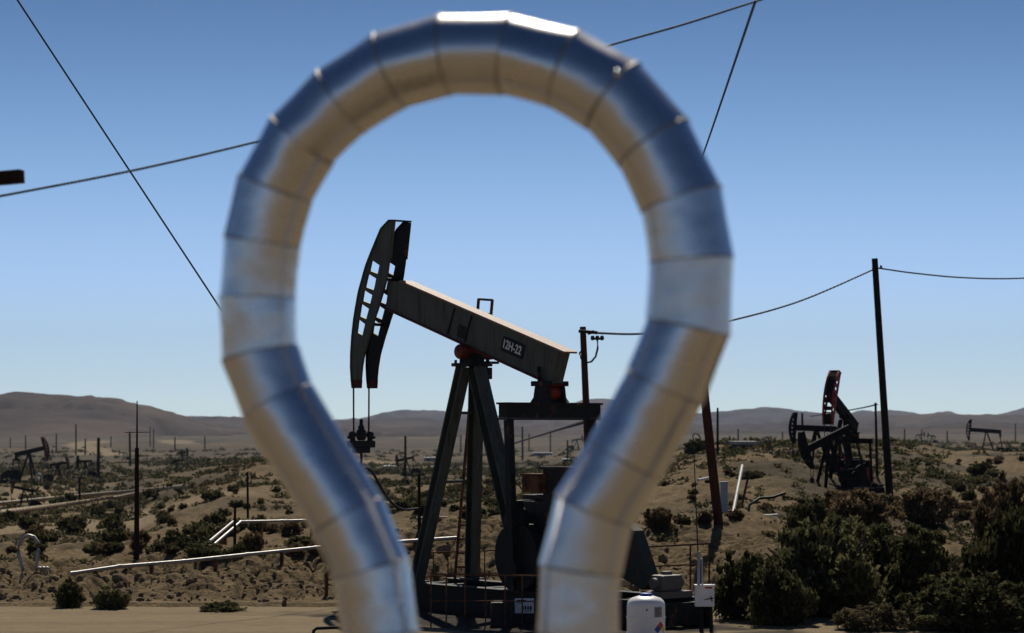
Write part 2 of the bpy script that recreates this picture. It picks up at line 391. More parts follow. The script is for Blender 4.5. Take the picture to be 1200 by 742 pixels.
def make_hills(name, crest, Y0, Y1, mat, rough, seed, peak=.55):
    """a range of rounded hills: crest rows along photo columns, at real distance and depth"""
    us = np.linspace(-700, 1900, 1000); ts = np.linspace(0, 1, 120)
    cu, cr = zip(*crest); Yc = Y0+(Y1-Y0)*peak
    cz = ZC-(np.interp(us, cu, cr)-HOR)/FPX*Yc
    k = np.hanning(25); k /= k.sum(); cz = np.convolve(np.pad(cz, 12, mode='edge'), k, 'valid')
    U, T = np.meshgrid(us, ts); Y = Y0+(Y1-Y0)*T
    X = (U-UC)/FPX*(Yc+(Y-Yc)*.6)
    sh = np.where(T < peak, sst(0, peak, T), 1-sst(peak, 1, T))
    base = -14.0
    nz = fbm(X/(rough*9), Y/(rough*9), 6, seed, .55)
    rid = np.abs(fbm(X/(rough*5)+5, Y/(rough*8), 4, seed+9))
    Z = base+(cz[None,:]-base)*sh*(1-.16*(1-sh)*rid*3)+rough*.55*nz*sh*(1-.75*(np.exp(-((T-peak)/.05)**2)))-rough*.5*rid*sh*(1-sh)*2
    wx = X+rough*3*fbm(X/(rough*7), Y/(rough*7), 3, seed+3)
    gul = 1-np.abs(fbm(wx/(rough*3.2), Y/(rough*16), 5, seed+21, .55))*2.2
    Z = Z-rough*1.35*np.clip(gul, 0, 1)**2*sh*(1-.85*np.exp(-((T-peak)/.2)**2))+rough*.25*fbm(X/(rough*1.3), Y/(rough*1.3), 4, seed+40)*sh*(1-sh*.6)
    V = np.stack([X, Y, Z], -1).reshape(-1, 3); n = len(us); m_ = len(ts)
    a = np.arange(m_-1)[:,None]*n+np.arange(n-1)[None,:]
    F = np.stack([a, a+1, a+n+1, a+n], -1).reshape(-1, 4)
    tag(np_mesh(name, V, F, mat, smooth=True), kind='structure')
make_hills('hills', [(-700,470),(-200,452),(0,457),(60,460),(110,464),(150,470),(185,481),(215,490),(260,501),(330,504),(420,502),(520,503),(600,504),(760,503),(860,503),(950,503),(1050,499),(1120,496),(1250,496),(1900,480)], 2900, 4600, MAT['hill'], 34, 101)
make_hills('hills', [(-700,488),(200,492),(270,489),(330,492),(395,491),(440,488),(500,489),(560,491),(620,489),(690,487),(760,491),(830,496),(900,496),(1000,490),(1050,487),(1120,485),(1200,486),(1900,484)], 4400, 6800, MAT['hill'], 42, 131)
make_hills('hills', [(-700,490),(240,489),(275,487),(310,492),(400,492),(440,484),(470,480),(500,479),(530,484),(590,489),(640,480),(680,469),(705,466),(740,470),(790,482),(840,483),(880,479),(905,476),(930,479),(965,485),(1010,481),(1060,483),(1120,486),(1165,486),(1200,477),(1260,470),(1900,480)], 7200, 10500, MAT['hill_far'], 60, 171)

# ------------------------------------------------------------------ the big silver pipe loop in front
PX = [((402,742),(490,742)),((392,679),(477,657)),((372,626),(444,585)),((286,486),(365,458)),((263,426),(346,403)),((257,352),(346,347)),((266,279),(348,290)),
      ((286,206),(360,236)),((323,140),(385,189)),((371,87),(430,150)),((438,41),(477,123)),((511,18),(536,110)),((600,16),(589,111)),((681,38),(644,124)),
      ((749,84),(689,141)),((803,144),(729,192)),((844,221),(753,247)),((858,303),(762,307)),((852,390),(762,376)),((814,470),(744,436)),((766,555),(701,519)),
      ((732,611),(661,583)),((727,671),(634,663)),((727,742),(628,742))]
LY, LROT = 9.0, math.radians(13)
LN = Vector((-math.sin(LROT), -math.cos(LROT), 0))      # loop plane normal, towards the camera
LX = Vector((math.cos(LROT), -math.sin(LROT), 0))
L0 = Vector((-.13, LY, 0))
def on_loop(u, r):
    d = Vector(((u-UC)/FPX, 1, -(r-HOR)/FPX)); C = Vector((0,0,ZC)); t = (L0-C).dot(LN)/d.dot(LN); return C+d*t
cen = [on_loop((a[0]+b[0])/2, (a[1]+b[1])/2) for a, b in PX]
def foot(p, sgn):
    gzv = gz(p.x, p.y); R = .38; z0 = gzv+.165; out = []
    out.append(Vector((p.x, p.y, z0+R)))
    for q in (30, 60, 90):
        a = math.radians(q); out.append(p*0+Vector((p.x, p.y, 0))+LX*(sgn*R*(1-math.cos(a)))+Vector((0,0,z0+R-R*math.sin(a))))
    for d in (1.3, 2.6, 3.9, 5.2):
        e = Vector((p.x, p.y, 0))+LX*(sgn*(R+d)); out.append(Vector((e.x, e.y, z0)))
    return out
path = foot(cen[0], -1)[::-1]+cen+foot(cen[-1], 1)
loop = empty('pipe_loop', (cen[0].x*.5+cen[-1].x*.5, LY, 2.1), label='huge silver sheet metal pipe loop standing close in front, framing the central pumpjack', cat='pipe')
def radius_at(p): x = (p-L0).dot(LX); return .1465+.0035*max(-1, min(1, x/.8))
def loop_ring(i):
    p = path[i]
    t0 = (p-path[i-1]).normalized() if i else (path[1]-path[0]).normalized()
    t1 = (path[i+1]-p).normalized() if i < len(path)-1 else t0
    t = (t0+t1).normalized(); B = LN.cross(t).normalized(); return p, B, 1/max(.5, t.dot(t1))
NS = 72
for i in range(len(path)-1):
    mb = MB(); rings = []
    seam = random.choice([.9, 2.2, 2.6, 3.7, 4.5, 5.6]) if i % 2 else random.uniform(0, 6.28)
    skew = [random.uniform(-.004, .004) for _ in range(3)]
    steps = (0, .06, .5, .94, 1)
    pa, Ba, ka = loop_ring(i); pb, Bb, kb = loop_ring(i+1)
    vs = []
    for s_ in steps:
        for j in range(NS+1):
            q = 2*math.pi*j/NS; ph = q+seam
            step = .003*(1-j/NS)
            ra = radius_at(pa)+step+(.0035 if s_ > .5 else 0)*(1 if s_ < 1 else 1)
            dent = .0016*math.sin(2*ph+i*1.7)+.0012*math.sin(3*ph+i*2.9+s_*2)
            A_ = pa+LN*((ra+dent)*math.cos(ph))+Ba*((ra+dent)*ka*math.sin(ph))
            B_ = pb+LN*((ra+dent)*math.cos(ph))+Bb*((ra+dent)*kb*math.sin(ph))
            vs.append((A_*(1-s_)+B_*s_)-Vector(loop.location))
    fs = []
    for a in range(len(steps)-1):
        for j in range(NS): fs.append([a*(NS+1)+j, a*(NS+1)+j+1, (a+1)*(NS+1)+j+1, (a+1)*(NS+1)+j])
    mb.add(vs, fs, 0, True)
    mb.add([vs[0], vs[NS], vs[4*(NS+1)+NS], vs[4*(NS+1)]], [[0,1,2,3]], 1)
    if i:
        bead = []; n2 = 6
        t = (pb-pa).normalized()
        for j in range(NS):
            ph = 2*math.pi*j/NS; dr = (LN*math.cos(ph)+Ba*ka*math.sin(ph))
            for k in range(n2):
                w = 2*math.pi*k/n2; bead.append(pa+dr*(radius_at(pa)+.003+.0028*math.cos(w))+t*(.005*math.sin(w))-Vector(loop.location))
        fs = [[j*n2+k, ((j+1)%NS)*n2+k, ((j+1)%NS)*n2+(k+1)%n2, j*n2+(k+1)%n2] for j in range(NS) for k in range(n2)]
        mb.add(bead, fs, 1, True)
    mb.build('jacket_section', [MAT['jacket'], MAT['bead']], loop)

g_ = on_loop(731, 92)+LN*.131  # small dome added on the jacket only to catch a sun glint
mb = MB(); mb.lathe([(.0,.016),(.008,.0145),(.014,.009),(.016,0),(.016,-.03),(0,-.03)], (0,0,0), 16); o = mb.build('glint_dome', MAT['jacket'], loop)
o.location = g_-Vector(loop.location); o.rotation_euler = LN.to_track_quat('Z', 'Y').to_euler()

# ------------------------------------------------------------------ pumpjacks
A0 = math.radians(50); PF = Vector((-math.cos(A0), math.sin(A0), 0)); PW = Vector((math.sin(A0), math.cos(A0), 0))
PIV = at(553, 405, 49.0); PROOT = Vector((PIV.x, PIV.y, 0))
def fz(u, r, w):
    """photo pixel -> (forward, height) on a vertical plane of the main pumpjack, w metres to its far side"""
    d = Vector(((u-UC)/FPX, 1, -(r-HOR)/FPX)); C = Vector((0,0,ZC)); P0 = PROOT+PW*w
    t = (P0-C).dot(PW)/d.dot(PW); p = C+d*t; return ((p-PROOT).dot(PF), p.z)
V3 = lambda x, y, z: Vector((x, y, z))
def arm_sheet(front, rear, ts_hole, y0, y1, mb, mi=0, main=False):
    """one horsehead arm: front curve and rear chord (lists of (x,z) from top to bottom, same length), windows between"""
    n = len(front); v2 = []; faces = []
    for (fx, fz_), (rx, rz) in zip(front, rear):
        i_ = len(v2)//4; lo_ = (i_-1) in ts_hole
        for k in (0, .2, .6, 1): v2.append((fx+(rx-fx)*k, fz_+(rz-fz_)*k+(.0 if k != .2 else (.07 if lo_ else .12 if i_ in ts_hole else 0)*(1 if main else 0))))
    for i in range(n-1):
        for k in range(3):
            if k == 1 and i in ts_hole: continue
            a = i*4+k; faces.append([a, a+1, a+5, a+4])
    mb.sheet(v2, faces, y0, y1, mi)

def pumpjack(name, loc, yaw, label, tilt=0.0, scale=1.0, head_mat=None, cw_mat=None, body=None, main=False, group=None, cat='pumpjack', leg_mat=None, hw=1.0):
    root = empty(name, loc, yaw, label, cat, group, scale)
    body = body or MAT['pump_far']; head_mat = head_mat or body; cw_mat = cw_mat or body; leg_mat = leg_mat or body
    ZP = PIV.z if main else 5.3
    ca, sa = math.cos(tilt), math.sin(tilt)
    def bt(x, z): return (x*ca-z*sa, ZP+x*sa+z*ca)
    # skid
    mb = MB()
    for s in (-1, 1): mb.ibar((1.7, s*.72, .275), (-6.1, s*.72, .275), .24, .55, V3(0,0,1), .035)
    for x in (1.55, .9, -.4, -1.7, -3.2, -4.6, -5.95): mb.box((x, 0, .27), (.2, 1.19, .42))
    mb.box((-2.55, 0, .525), (2.4, 1.19, .03))
    mb.build('skid_base', MAT['pump_dark'] if main else body, root)
    # samson post
    top = ZP-.42
    for s in (-1, 1):
        fy, ty_ = (.66, .1) if s > 0 else (-.8, -.24); mb = MB(); mb.ibar((.98, fy, .55), (.14, ty_, top), .23, .23, V3(1,0,0), .03); mb.box((.98, fy, .565), (.42,.34,.03))
        mb.build('leg', leg_mat, root)
    mb = MB(); mb.ibar((-1.72, 0, .57), (-.14, 0, top-.02), .3, .26, V3(-1,0,.2), .03); mb.box((-1.72, 0, .575), (.45,.6,.03)); mb.build('leg', leg_mat, root)
    for z in (2.6, 4.0):
        k = (z-.55)/(top-.55); x = .98+(.14-.98)*k; y = .66+(.1-.66)*k
        mb = MB(); mb.tube([(x, -y-.08, z), (x, y-.06, z)], .035, 6); mb.build('cross_brace', leg_mat, root)
    mb = MB(); mb.box((0, 0, top+.03), (.62, .58, .07), None, 0, .01); mb.box((0, 0, top+.155), (.4, .34, .19), None, 0, .02)
    for x in (-.25, .25):
        for y in (-.22, .22): mb.tube([(x,y,top+.06),(x,y,top+.13)], .03, 6)
    sad = mb.build('saddle', MAT['pump_dark'] if main else body, root)
    mb = MB(); mb.lathe([(.0,-.36),(.13,-.36),(.15,-.33),(.15,.33),(.13,.36),(0,.36)], (0,0,ZP-.13), 16, axis='y'); mb.build('bearing', MAT['red_dull'] if main else body, sad)
    # beam
    mb = MB()
    if main:
        ft, rt = fz(470, 330.5, -.13), fz(656, 411.5, -.13); fb, rb = fz(452, 360.5, -.13), fz(647, 450, -.13); ftl = fz(456, 329, -.13)
        web = [ftl, ft, rt, rb, fb]
        axis = Vector((ft[0]-rt[0], 0, ft[1]-rt[1])).normalized(); nrm = Vector((-axis.z, 0, axis.x))
        p_t0, p_t1 = V3(ft[0]+.02,0,ft[1]), V3(rt[0]-.16,0,rt[1]-.05)
        tail = (rb[0]+.12, rb[1]); head_x = None
    else:
        web = [bt(3.0,.3), bt(2.9,.34), bt(-2.55,.34), bt(-2.55,-.3), bt(3.0,-.28)]
        axis = V3(ca,0,sa); nrm = V3(-sa,0,ca); ft, rt = bt(2.9,.34), bt(-2.6,.34); fb, rb = bt(3.0,-.28), bt(-2.55,-.3)
        p_t0, p_t1 = V3(ft[0],0,ft[1]), V3(rt[0],0,rt[1]); tail = bt(-2.45,-.3)
    for s in (-1, 1): mb.sheet(web, [[0,1,2,3,4]], s*.13, s*.105)
    # end plate and front plate
    mb.bar(V3(rt[0]-.012,0,rt[1]-.02), V3(rb[0]-.012,0,rb[1]+.02), .24, .02, V3(1,0,0))
    mb.bar(V3(web[0][0],0,web[0][1]-.02), V3(fb[0],0,fb[1]+.02), .2, .03, V3(1,0,0))
    beam = mb.build('walking_beam', MAT['pump_green'] if main else body, root)
    mb = MB(); mb.bar(p_t0+nrm*.021, p_t1+nrm*.021, .34, .036, nrm); mb.build('top_flange', MAT['flange'] if main else body, beam)
    mb = MB(); mb.bar(V3(fb[0],0,fb[1])-nrm*.021, V3(rb[0],0,rb[1])-nrm*.021, .32, .036, nrm); mb.build('bottom_flange', MAT['red_dull'] if main else body, beam)
    if main:
        for u in (533, 553):     # stiffener ribs
            mb = MB(); a = fz(u, 331+(u-470)*.4355+2.5, -.13); b = fz(u-8, 361+(u-8-452)*.459-2.5, -.13)
            mb.bar(V3(a[0], .143, a[1]-.01), V3(b[0], .143, b[1]+.01), .028, .024, V3(0,1,0)); mb.build('stiffener_rib', MAT['pump_dark'], beam)
        mb = MB(); mb.box((.12, .145, ZP+.27), (.3, .028, .24), (axis, V3(0,1,0), nrm), 0, .006); mb.build('cover_plate', MAT['pump_dark'], beam)
        a = fz(633, 437, -.13); mb = MB(); mb.bar(V3(a[0], .147, a[1]+.12), V3(a[0]-.02, .147, a[1]-.2), .03, .11, V3(0,1,0)); mb.build('bracket', MAT['pump_dark'], beam)
        # name plate with its lettering
        c = fz(601, 407.5, -.14); pl = MB()
        axp = Vector((-axis.x, 0, -axis.z)); w_, h_ = .70, .30
        pts = []; rr = .045
        for (cx, cz, a0) in ((w_/2-rr, h_/2-rr, 0), (-w_/2+rr, h_/2-rr, 90), (-w_/2+rr, -h_/2+rr, 180), (w_/2-rr, -h_/2+rr, 270)):
            for q in range(0, 91, 30): a = math.radians(a0+q); pts.append((cx+rr*math.cos(a), cz+rr*math.sin(a)))
        vv = []
        for y in (.133, .15):
            for x, z in pts: p = V3(c[0], y, c[1])+axp*x+nrm*z; vv.append(p)
        n = len(pts); pl.add(vv, [list(range(n)), list(range(n, 2*n))]+[[i, (i+1)%n, n+(i+1)%n, n+i] for i in range(n)])
        plate = pl.build('name_plate', MAT['black'], beam)
        cu = bpy.data.curves.new('lettering', 'FONT'); cu.body = '12H-22'; cu.size = .245; cu.align_x = 'CENTER'; cu.align_y = 'CENTER'; cu.extrude = .004; cu.offset = .004; cu.space_character = 1.02
        to = bpy.data.objects.new('tmp_text', cu); COL.objects.link(to); bpy.context.view_layer.update()
        me = bpy.data.meshes.new_from_object(to.evaluated_get(bpy.context.evaluated_depsgraph_get())); bpy.data.objects.remove(to)
        xs = [v_.co.x for v_ in me.vertices]; kx = .56/(max(xs)-min(xs))
        mx = (max(xs)+min(xs))/2
        for v_ in me.vertices:
            x, y, z = v_.co; p = V3(c[0], .154+z, c[1])+axp*((x-mx)*kx)+nrm*(y); v_.co = p
        me.materials.clear(); me.materials.append(MAT['letter'])
        lo = bpy.data.objects.new('lettering', me); COL.objects.link(lo); lo.parent = beam
    # horsehead
    if main:
        Fr = [(457,259.5),(449,268),(441,287),(434.5,303),(431.5,311),(428.5,321),(427,327),(423.3,340),(422,346),(420.3,356),(419.2,362),(417.3,374),(416.6,380),(415.2,393),(414.7,400),(413.8,415),(413.6,430),(414.4,445),(415.5,455)]
        Re = [(461.5,259.5),(460.6,268),(459,287),(457,303),(456,311),(454.6,321),(453.6,327),(450.2,340),(448.4,346),(445.4,356),(443.6,362),(439.6,374),(437.8,380),(433.6,393),(431.6,400),(427.5,415),(425,430),(423.6,445),(423,455)]
        front = [fz(u, r, -.2) for u, r in Fr]; rear = [fz(u, r, -.2) for u, r in Re]; holes = (4, 6, 8, 10, 12)
    else:
        ang = [math.radians(q) for q in (31,27,22,18,14,10,6,2,-2,-6,-10,-14,-18,-22,-26,-30,-33)]
        Rh = 3.55
        front = [bt(Rh*math.cos(q), Rh*math.sin(q)) for q in ang]
        rear = [bt(max(Rh*math.cos(q)-(.2+.62*max(0, math.cos((math.degrees(q)-3)/34*1.45))), 2.2), Rh*math.sin(q)*.99) for q in ang]; holes = (3, 5, 7, 9, 11)
    bot = front[-1]
    hd = None
    for s in (-1, 1):
        mb = MB(); y0, y1 = (.235*hw, .235*hw-.055) if s > 0 else (-.235*hw+.055, -.235*hw)
        arm_sheet(front, rear, holes, min(y0,y1), max(y0,y1), mb, 0, main)
        yc = (y0+y1)/2          # curved rim that the bridle cable runs on
        for (a, b) in zip(front[:-1], front[1:]):
            mb.bar(V3(a[0]+.012, yc, a[1]), V3(b[0]+.012, yc, b[1]), .12, .022, V3(1,0,0))
        if main: mb.bar(V3(rear[0][0], yc, rear[0][1]), V3(rear[3][0], yc, rear[3][1]), .1, .022, V3(1,0,0))
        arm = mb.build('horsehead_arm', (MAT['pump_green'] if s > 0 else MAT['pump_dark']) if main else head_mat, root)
        if main:
            mb = MB(); mb.sheet([front[-2], rear[-2], rear[-1], front[-1]], [[0,1,2,3]], min(y0,y1)-.006, max(y0,y1)+.006); mb.build('red_tip', MAT['red_far'], arm)
    t0, t1 = front[0], rear[0]; hm = MAT['pump_dark'] if main else head_mat
    mb = MB(); mb.bar(V3(t0[0]+.02, 0, t0[1]+.02), V3(t1[0]-.03, 0, t1[1]+.02), .50*hw, .03); mb.build('head_cap', hm, root)
    for i in (6, 12):
        mb = MB(); mb.tube([V3((front[i][0]*.3+rear[i][0]*.7), -.18*hw, front[i][1]*.3+rear[i][1]*.7), V3((front[i][0]*.3+rear[i][0]*.7), .18*hw, front[i][1]*.3+rear[i][1]*.7)], .035, 8); mb.build('head_spacer', hm, root)
    if not main:      # the face between the two arms, with a few openings low down
        for i0, i1 in ((0,8),(9,10),(11,12),(13,16)):
            mb = MB()
            for q in range(i0, i1): a, b = front[q], front[q+1]; mb.bar(V3(a[0]-.03, 0, a[1]), V3(b[0]-.03, 0, b[1]), .47*hw-.115, .03, V3(1,0,0))
            mb.build('face_plate', body, root)
    hx = (front[8][0]*.2+rear[8][0]*.8, rear[8][1]+.25)
    for s_ in (-1, 1): mb = MB(); mb.box((hx[0]-.02, s_*.158*hw, hx[1]), (.3,.04,.4), (axis, V3(0,1,0), nrm)); mb.build('head_bracket', hm, root)
    # bridle, carrier bar, polished rod
    cz = fz(425, 519, 0)[1] if main else max(bot[1]-1.1, 1.0)
    xr = bot[0]+.03
    for s in (-1, 1):
        mb = MB(); mb.tube([(xr, s*.205, bot[1]+.03), (xr, s*.2, cz+.1)], .02 if main else .03, 6); mb.build('bridle_cable', MAT['wire'], root)
    mb = MB(); mb.box((xr, 0, cz-.03), (.2,.62,.15), None, 0, .02); mb.box((xr, 0, cz-.16), (.16,.38,.12), None, 0, .02)
    for s in (-1, 1):
        mb.lathe([(.05,-.16),(.085,-.12),(.085,-.03),(.06,0),(.06,.06),(.09,.08),(.09,.14),(.04,.2),(.0,.2)], (xr, s*.23, cz+.06), 10)
        mb.tube([(xr, s*.23, cz+.1),(xr, s*.36, cz+.12)], .035, 6)
    mb.lathe([(.07,0),(.11,.05),(.11,.2),(.07,.24),(.07,.3),(.04,.33),(.04,.46),(0,.46)], (xr, 0, cz+.05), 10)
    mb.build('carrier_bar', MAT['wire'], root)
    mb = MB(); mb.tube([(xr, 0, cz-.2), (xr, 0, 1.0)], .028, 8); mb.build('polished_rod', MAT['wire'], root)
    # equaliser bearing + equaliser
    if main: eqz = fz(645, 472, 0)[1]; eqx = fz(645, 472, 0)[0]
    else: eqx, eqz = tail[0]+.02, tail[1]-.42
    mb = MB()
    for s in (-1, 1):
        mb.sheet([(eqx-.30, eqz), (eqx+.34, eqz), (eqx+.24, eqz+.1), (eqx+.17, eqz+.42), (eqx-.15, eqz+.42), (eqx-.2, eqz+.1)], [[0,1,2,3,4,5]], s*.2-.035, s*.2+.035)
    mb.box((eqx+.02, 0, eqz+.37), (.42, .62, .1), None, 0, .01)
    mb.build('equalizer_bearing', MAT['pump_dark'] if main else body, root)
    mb = MB(); mb.lathe([(0,-.16),(.15,-.16),(.15,.16),(0,.16)], (eqx, 0, eqz+.2), 16, axis='y'); mb.build('bearing_cap', MAT['red_mid'] if main else cw_mat, root)
    EL = 1.16
    mb = MB(); mb.box((eqx, 0, eqz-.02), (.32, 2*EL+.16, .04)); mb.box((eqx, 0, eqz-.17), (.24, 2*EL+.1, .26)); mb.box((eqx, 0, eqz-.32), (.32, 2*EL+.12, .035))
    mb.build('equalizer', MAT['pump_dark'] if main else body, root)
    # cranks
    sx, sz, CR = eqx+(-.02), 1.92, .98
    pinz = max(sz-CR*.98, min(sz+CR*.98, eqz-.34-2.95)); al = math.asin((pinz-sz)/CR)
    pin = (sx-CR*math.cos(al), pinz); cd = V3(-math.cos(al), 0, math.sin(al)); cn = V3(-cd.z, 0, cd.x)
    for s in (-1, 1):
        y = s*1.02
        mb = MB(); mb.bar((eqx, s*1.06, eqz-.34), (pin[0], s*1.12, pin[1]-.1), .13, .15, V3(1,0,0)); mb.box((pin[0], s*1.12, pin[1]), (.3,.12,.3), None, 0, .03); mb.build('pitman', MAT['pump_dark'] if main else body, root)
        mb = MB(); c0 = V3(sx, s*.88, sz); mb.bar(c0-cd*.35, c0+cd*1.35, .16, .34, cn); mb.lathe([(0,-.1),(.27,-.1),(.27,.1),(0,.1)], (sx, s*.88, sz), 18, axis='y')
        ck = mb.build('crank', MAT['pump_dark'] if main else body, root)
        mb = MB()
        for t_ in (-1, 1):
            o = c0+cd*.72+cn*(t_*.17); P = []
            for q in range(0, 181, 20): a = math.radians(q); P.append(o+cd*(.62*math.cos(a))+cn*(t_*.46*math.sin(a)))
            vv = [p+V3(0, -.14, 0) for p in P]+[p+V3(0, .14, 0) for p in P]; n = len(P)
            mb.add(vv, [list(range(n)), list(range(n, 2*n))]+[[i, (i+1)%n, n+(i+1)%n, n+i] for i in range(n)])
        mb.build('counterweight', MAT['pump_dark'] if main else cw_mat, ck)
    # gearbox on its pedestal
    mb = MB(); mb.box((sx-.05, 0, .98), (1.25, .8, .84), None, 0, .03); mb.box((sx-.1, 0, 1.86), (1.35, 1.0, .86), None, 0, .08); mb.box((sx-.1, 0, 2.35), (1.0, .8, .1), None, 0, .03)
    mb.tube([(sx, -1.02, sz), (sx, 1.02, sz)], .13, 12); mb.box((sx-.1, 0, 1.87), (1.5, 1.1, .05))
    mb.build('gearbox', MAT['dark_box'] if main else body, root)
    # belt guard and motor
    mb = MB(); mx_ = sx-2.85
    gl = [(sx-.85, 2.2), (sx-1.1, 2.34), (sx-1.4, 2.25), (sx-2.25, 1.76), (sx-2.72, .82), (sx-2.5, .66), (sx-.95, 1.2)]
    mb.sheet(gl, [[0,1,2,3,4,5,6]], -.36, -.1); mb.build('belt_guard', MAT['green_guard'] if main else body, root)
    mb = MB(); X_ = mx_-.3; mb.box((X_, -.1, .62), (.55, .8, .12)); mb.box((X_, -.1, .83), (.34,.52,.3), None, 0, .05); mb.tube([(X_, -.46, .83), (X_, .26, .83)], .1, 12)
    mb.box((X_, -.1, 1.0), (.14,.18,.09), None, 0, .02); mb.build('motor', MAT['cream'] if main else body, root)
    return root

yaw0 = math.atan2(PF.y, PF.x)
pj = pumpjack('pumpjack', PROOT, yaw0, 'large grey green pumpjack with rusty beam marked 12H-22, framed inside the silver loop', main=True, leg_mat=MAT['pump_green'])
def tolocal(p): return Matrix.Rotation(-yaw0, 3, 'Z') @ (Vector(p)-PROOT)
# ladder along the far front leg, its top showing above the beam
mb = MB(); lb, lt = (at(530,713,50.7), at(545.5,713,50.9)), (at(561,350,49.9), at(577,351,50.1))
for s in (0, 1): mb.tube([tolocal(lb[s]), tolocal(lt[s])], .034, 6)
nr = 22
for i in range(nr+1):
    k = i/nr*.998; mb.tube([tolocal(lb[0].lerp(lt[0], k)), tolocal(lb[1].lerp(lt[1], k))], .027, 6)
mb.build('ladder', MAT['rust'], pj)
mb = MB(); c = tolocal(at(571, 425, 49.5))
mb.box(c, (.16,.5,.05)); mb.box(c+V3(0,0,.16), (.14,.2,.2), None, 0, .02); mb.box(c+V3(.02,0,-.22), (.14,.2,.24), None, 0, .02); mb.build('ladder_bracket', MAT['pump_dark'], pj)
# brown boxes beside the gearbox, and the paper sign
mb = MB(); c = tolocal(at(633, 567, 46.7)); mb.box(c, (.5,.5,.32), None, 0, .01); mb.box(c+V3(0,0,.18), (.56,.56,.035)); mb.build('junction_box', MAT['rust'], pj)
mb = MB(); c = tolocal(at(672, 600, 46.4)); mb.box(c, (1.0,.7,1.64), None, 0, .02); mb.box(c+V3(0,0,.84), (1.1,.8,.05)); mb.build('control_cabinet', [MAT['dark_box']], pj)
mb = MB(); c = tolocal(at(614.5, 710, 45.35)); axs = [Matrix.Rotation(-yaw0, 3, 'Z') @ v_ for v_ in (V3(1,0,0), V3(0,1,0), V3(0,0,1))]
mb.box(c, (.36,.012,.28), axs)
sg = mb.build('sign', MAT['white'], pj)
mb = MB(); yv = axs[1]*-.009
mb.box(c+yv+V3(0,0,.1)-axs[0]*.06, (.17,.005,.022), axs); mb.box(c+yv+V3(0,0,.055)-axs[0]*.1, (.08,.005,.012), axs)
for k, w_ in enumerate((.035,.03,.03,.035)): mb.box(c+yv+V3(0,0,-.04)+axs[0]*(-.03+k*.05), (w_,.005,.07), axs)
mb.box(c+yv+V3(0,0,-.1)+axs[0]*.06, (.13,.005,.012), axs); mb.build('lettering', MAT['black'], sg)
mb = MB(); mb.bar(c-V3(0,0,.3)+axs[1]*.03, c+V3(0,0,.14)+axs[1]*.03, .04, .04); mb.build('sign_post', MAT['pump_dark'], pj)

mb = MB(); c = tolocal(at(588, 724, 44.9)); mb.box(c, (.42,.5,.62), axs, 0, .06); mb.build('equipment_housing', MAT['dark_box'], pj)
# wellhead under the horsehead
wx = PROOT+PF*(fz(419, 455, -.2)[0]+.03)
wh = empty('wellhead', (wx.x, wx.y, gz(wx.x, wx.y)), label='dark steel wellhead standing under the horsehead of the central pumpjack', cat='wellhead')
mb = MB(); mb.lathe([(.24,-.1),(.24,.12),(.14,.14),(.14,.4),(.2,.42),(.2,.5),(.12,.52),(.12,.8),(.16,.82),(.16,.88),(.08,.9),(.08,1.05),(0,1.05)], (0,0,0), 14); mb.build('casing_head', MAT['pump_dark'], wh)
mb = MB(); mb.tube([(-.1,0,.66),(-.7,-.1,.66),(-.8,-.1,.5),(-.8,-.1,.0)], .05, 8); mb.build('flow_line', MAT['rust'], wh)

# guard railings (one round the front of the unit, one at its rear)
def railing(pts, posts, h0, label, mids=(.5,), r=.016, mat='rust'):
    b = pts[0]; root = empty('guard_railing', b, label=label, cat='railing')
    mb = MB(); mb.tube([p-b for p in pts], r, 6); mb.build('top_rail', MAT[mat], root)
    for k in mids:
        mb = MB(); mb.tube([Vector((p.x, p.y, gz(p.x,p.y)+(p.z-gz(p.x,p.y))*k))-b for p in pts], r*.9, 6); mb.build('middle_rail', MAT[mat], root)
    for u, Y in posts:
        x = (u-UC)/FPX*Y; zt = np.interp(u, [UC+p.x/p.y*FPX for p in pts], [p.z for p in pts]); g = gz(x, Y)
        mb = MB(); mb.tube([Vector((x, Y, g-.1))-b, Vector((x, Y, float(zt)))-b], r, 6); mb.build('post', MAT[mat], root)
    return root
railing([at(505,673,44.6), at(640,675,44.6)], [(505,44.6),(523,44.6),(569,44.6),(592,44.6),(545,44.6),(612,44.6),(632,44.6)], 0, 'thin rusty guard railing in front of the central pumpjack')
railing([at(486,648,52.2), at(560,646,52.2), at(640,642,52.2)], [(488,52.2),(508,52.2),(525,52.2),(548,52.2),(568,52.2),(588,52.2),(610,52.2),(638,52.2)], 0, 'rusty guard railing behind the legs of the central pumpjack', (.5,))
railing([at(722,643,47.2), at(832,637,47.2)], [(748,47.2),(809,47.2),(831,47.2)], 0, 'brown guard railing beside the white control box, right of the loop', (.72,.3), .02)

# the other pumpjacks, each with its own pose
def yw(fx, fy): return math.atan2(fy, fx)
p = on(990, 112); pumpjack('pumpjack', p-V3(0,0,.3), yw(-.44,-.90), 'black pumpjack with tall red horsehead raised, beside the dark leaning pole at right', math.radians(22), .70, MAT['red'], MAT['red'], hw=1.4)
p = on(972, 106); pumpjack('pumpjack', p-V3(0,0,.4), yw(-.86,-.50), 'black pumpjack with its beam dipping left, in front of the red headed one', math.radians(-22), .46)
p = on(957, 128); pumpjack('pumpjack', p-V3(0,0,.3), yw(-.95,-.3), 'small black pumpjack with level beam and red weights, left of the red headed one', math.radians(2), .44, None, MAT['red'])
p = on(1156, 420); pumpjack('pumpjack', p-V3(0,0,.6), yw(-.97,.2), 'lone black pumpjack on the skyline at the far right', math.radians(4), .98, hw=1.7)
p = hit(476, 558); pumpjack('pumpjack', p, yw(-.9,-.4), 'distant black pumpjack with head dipped left, seen through the loop beside a post', math.radians(-10), .8*p.y/600)
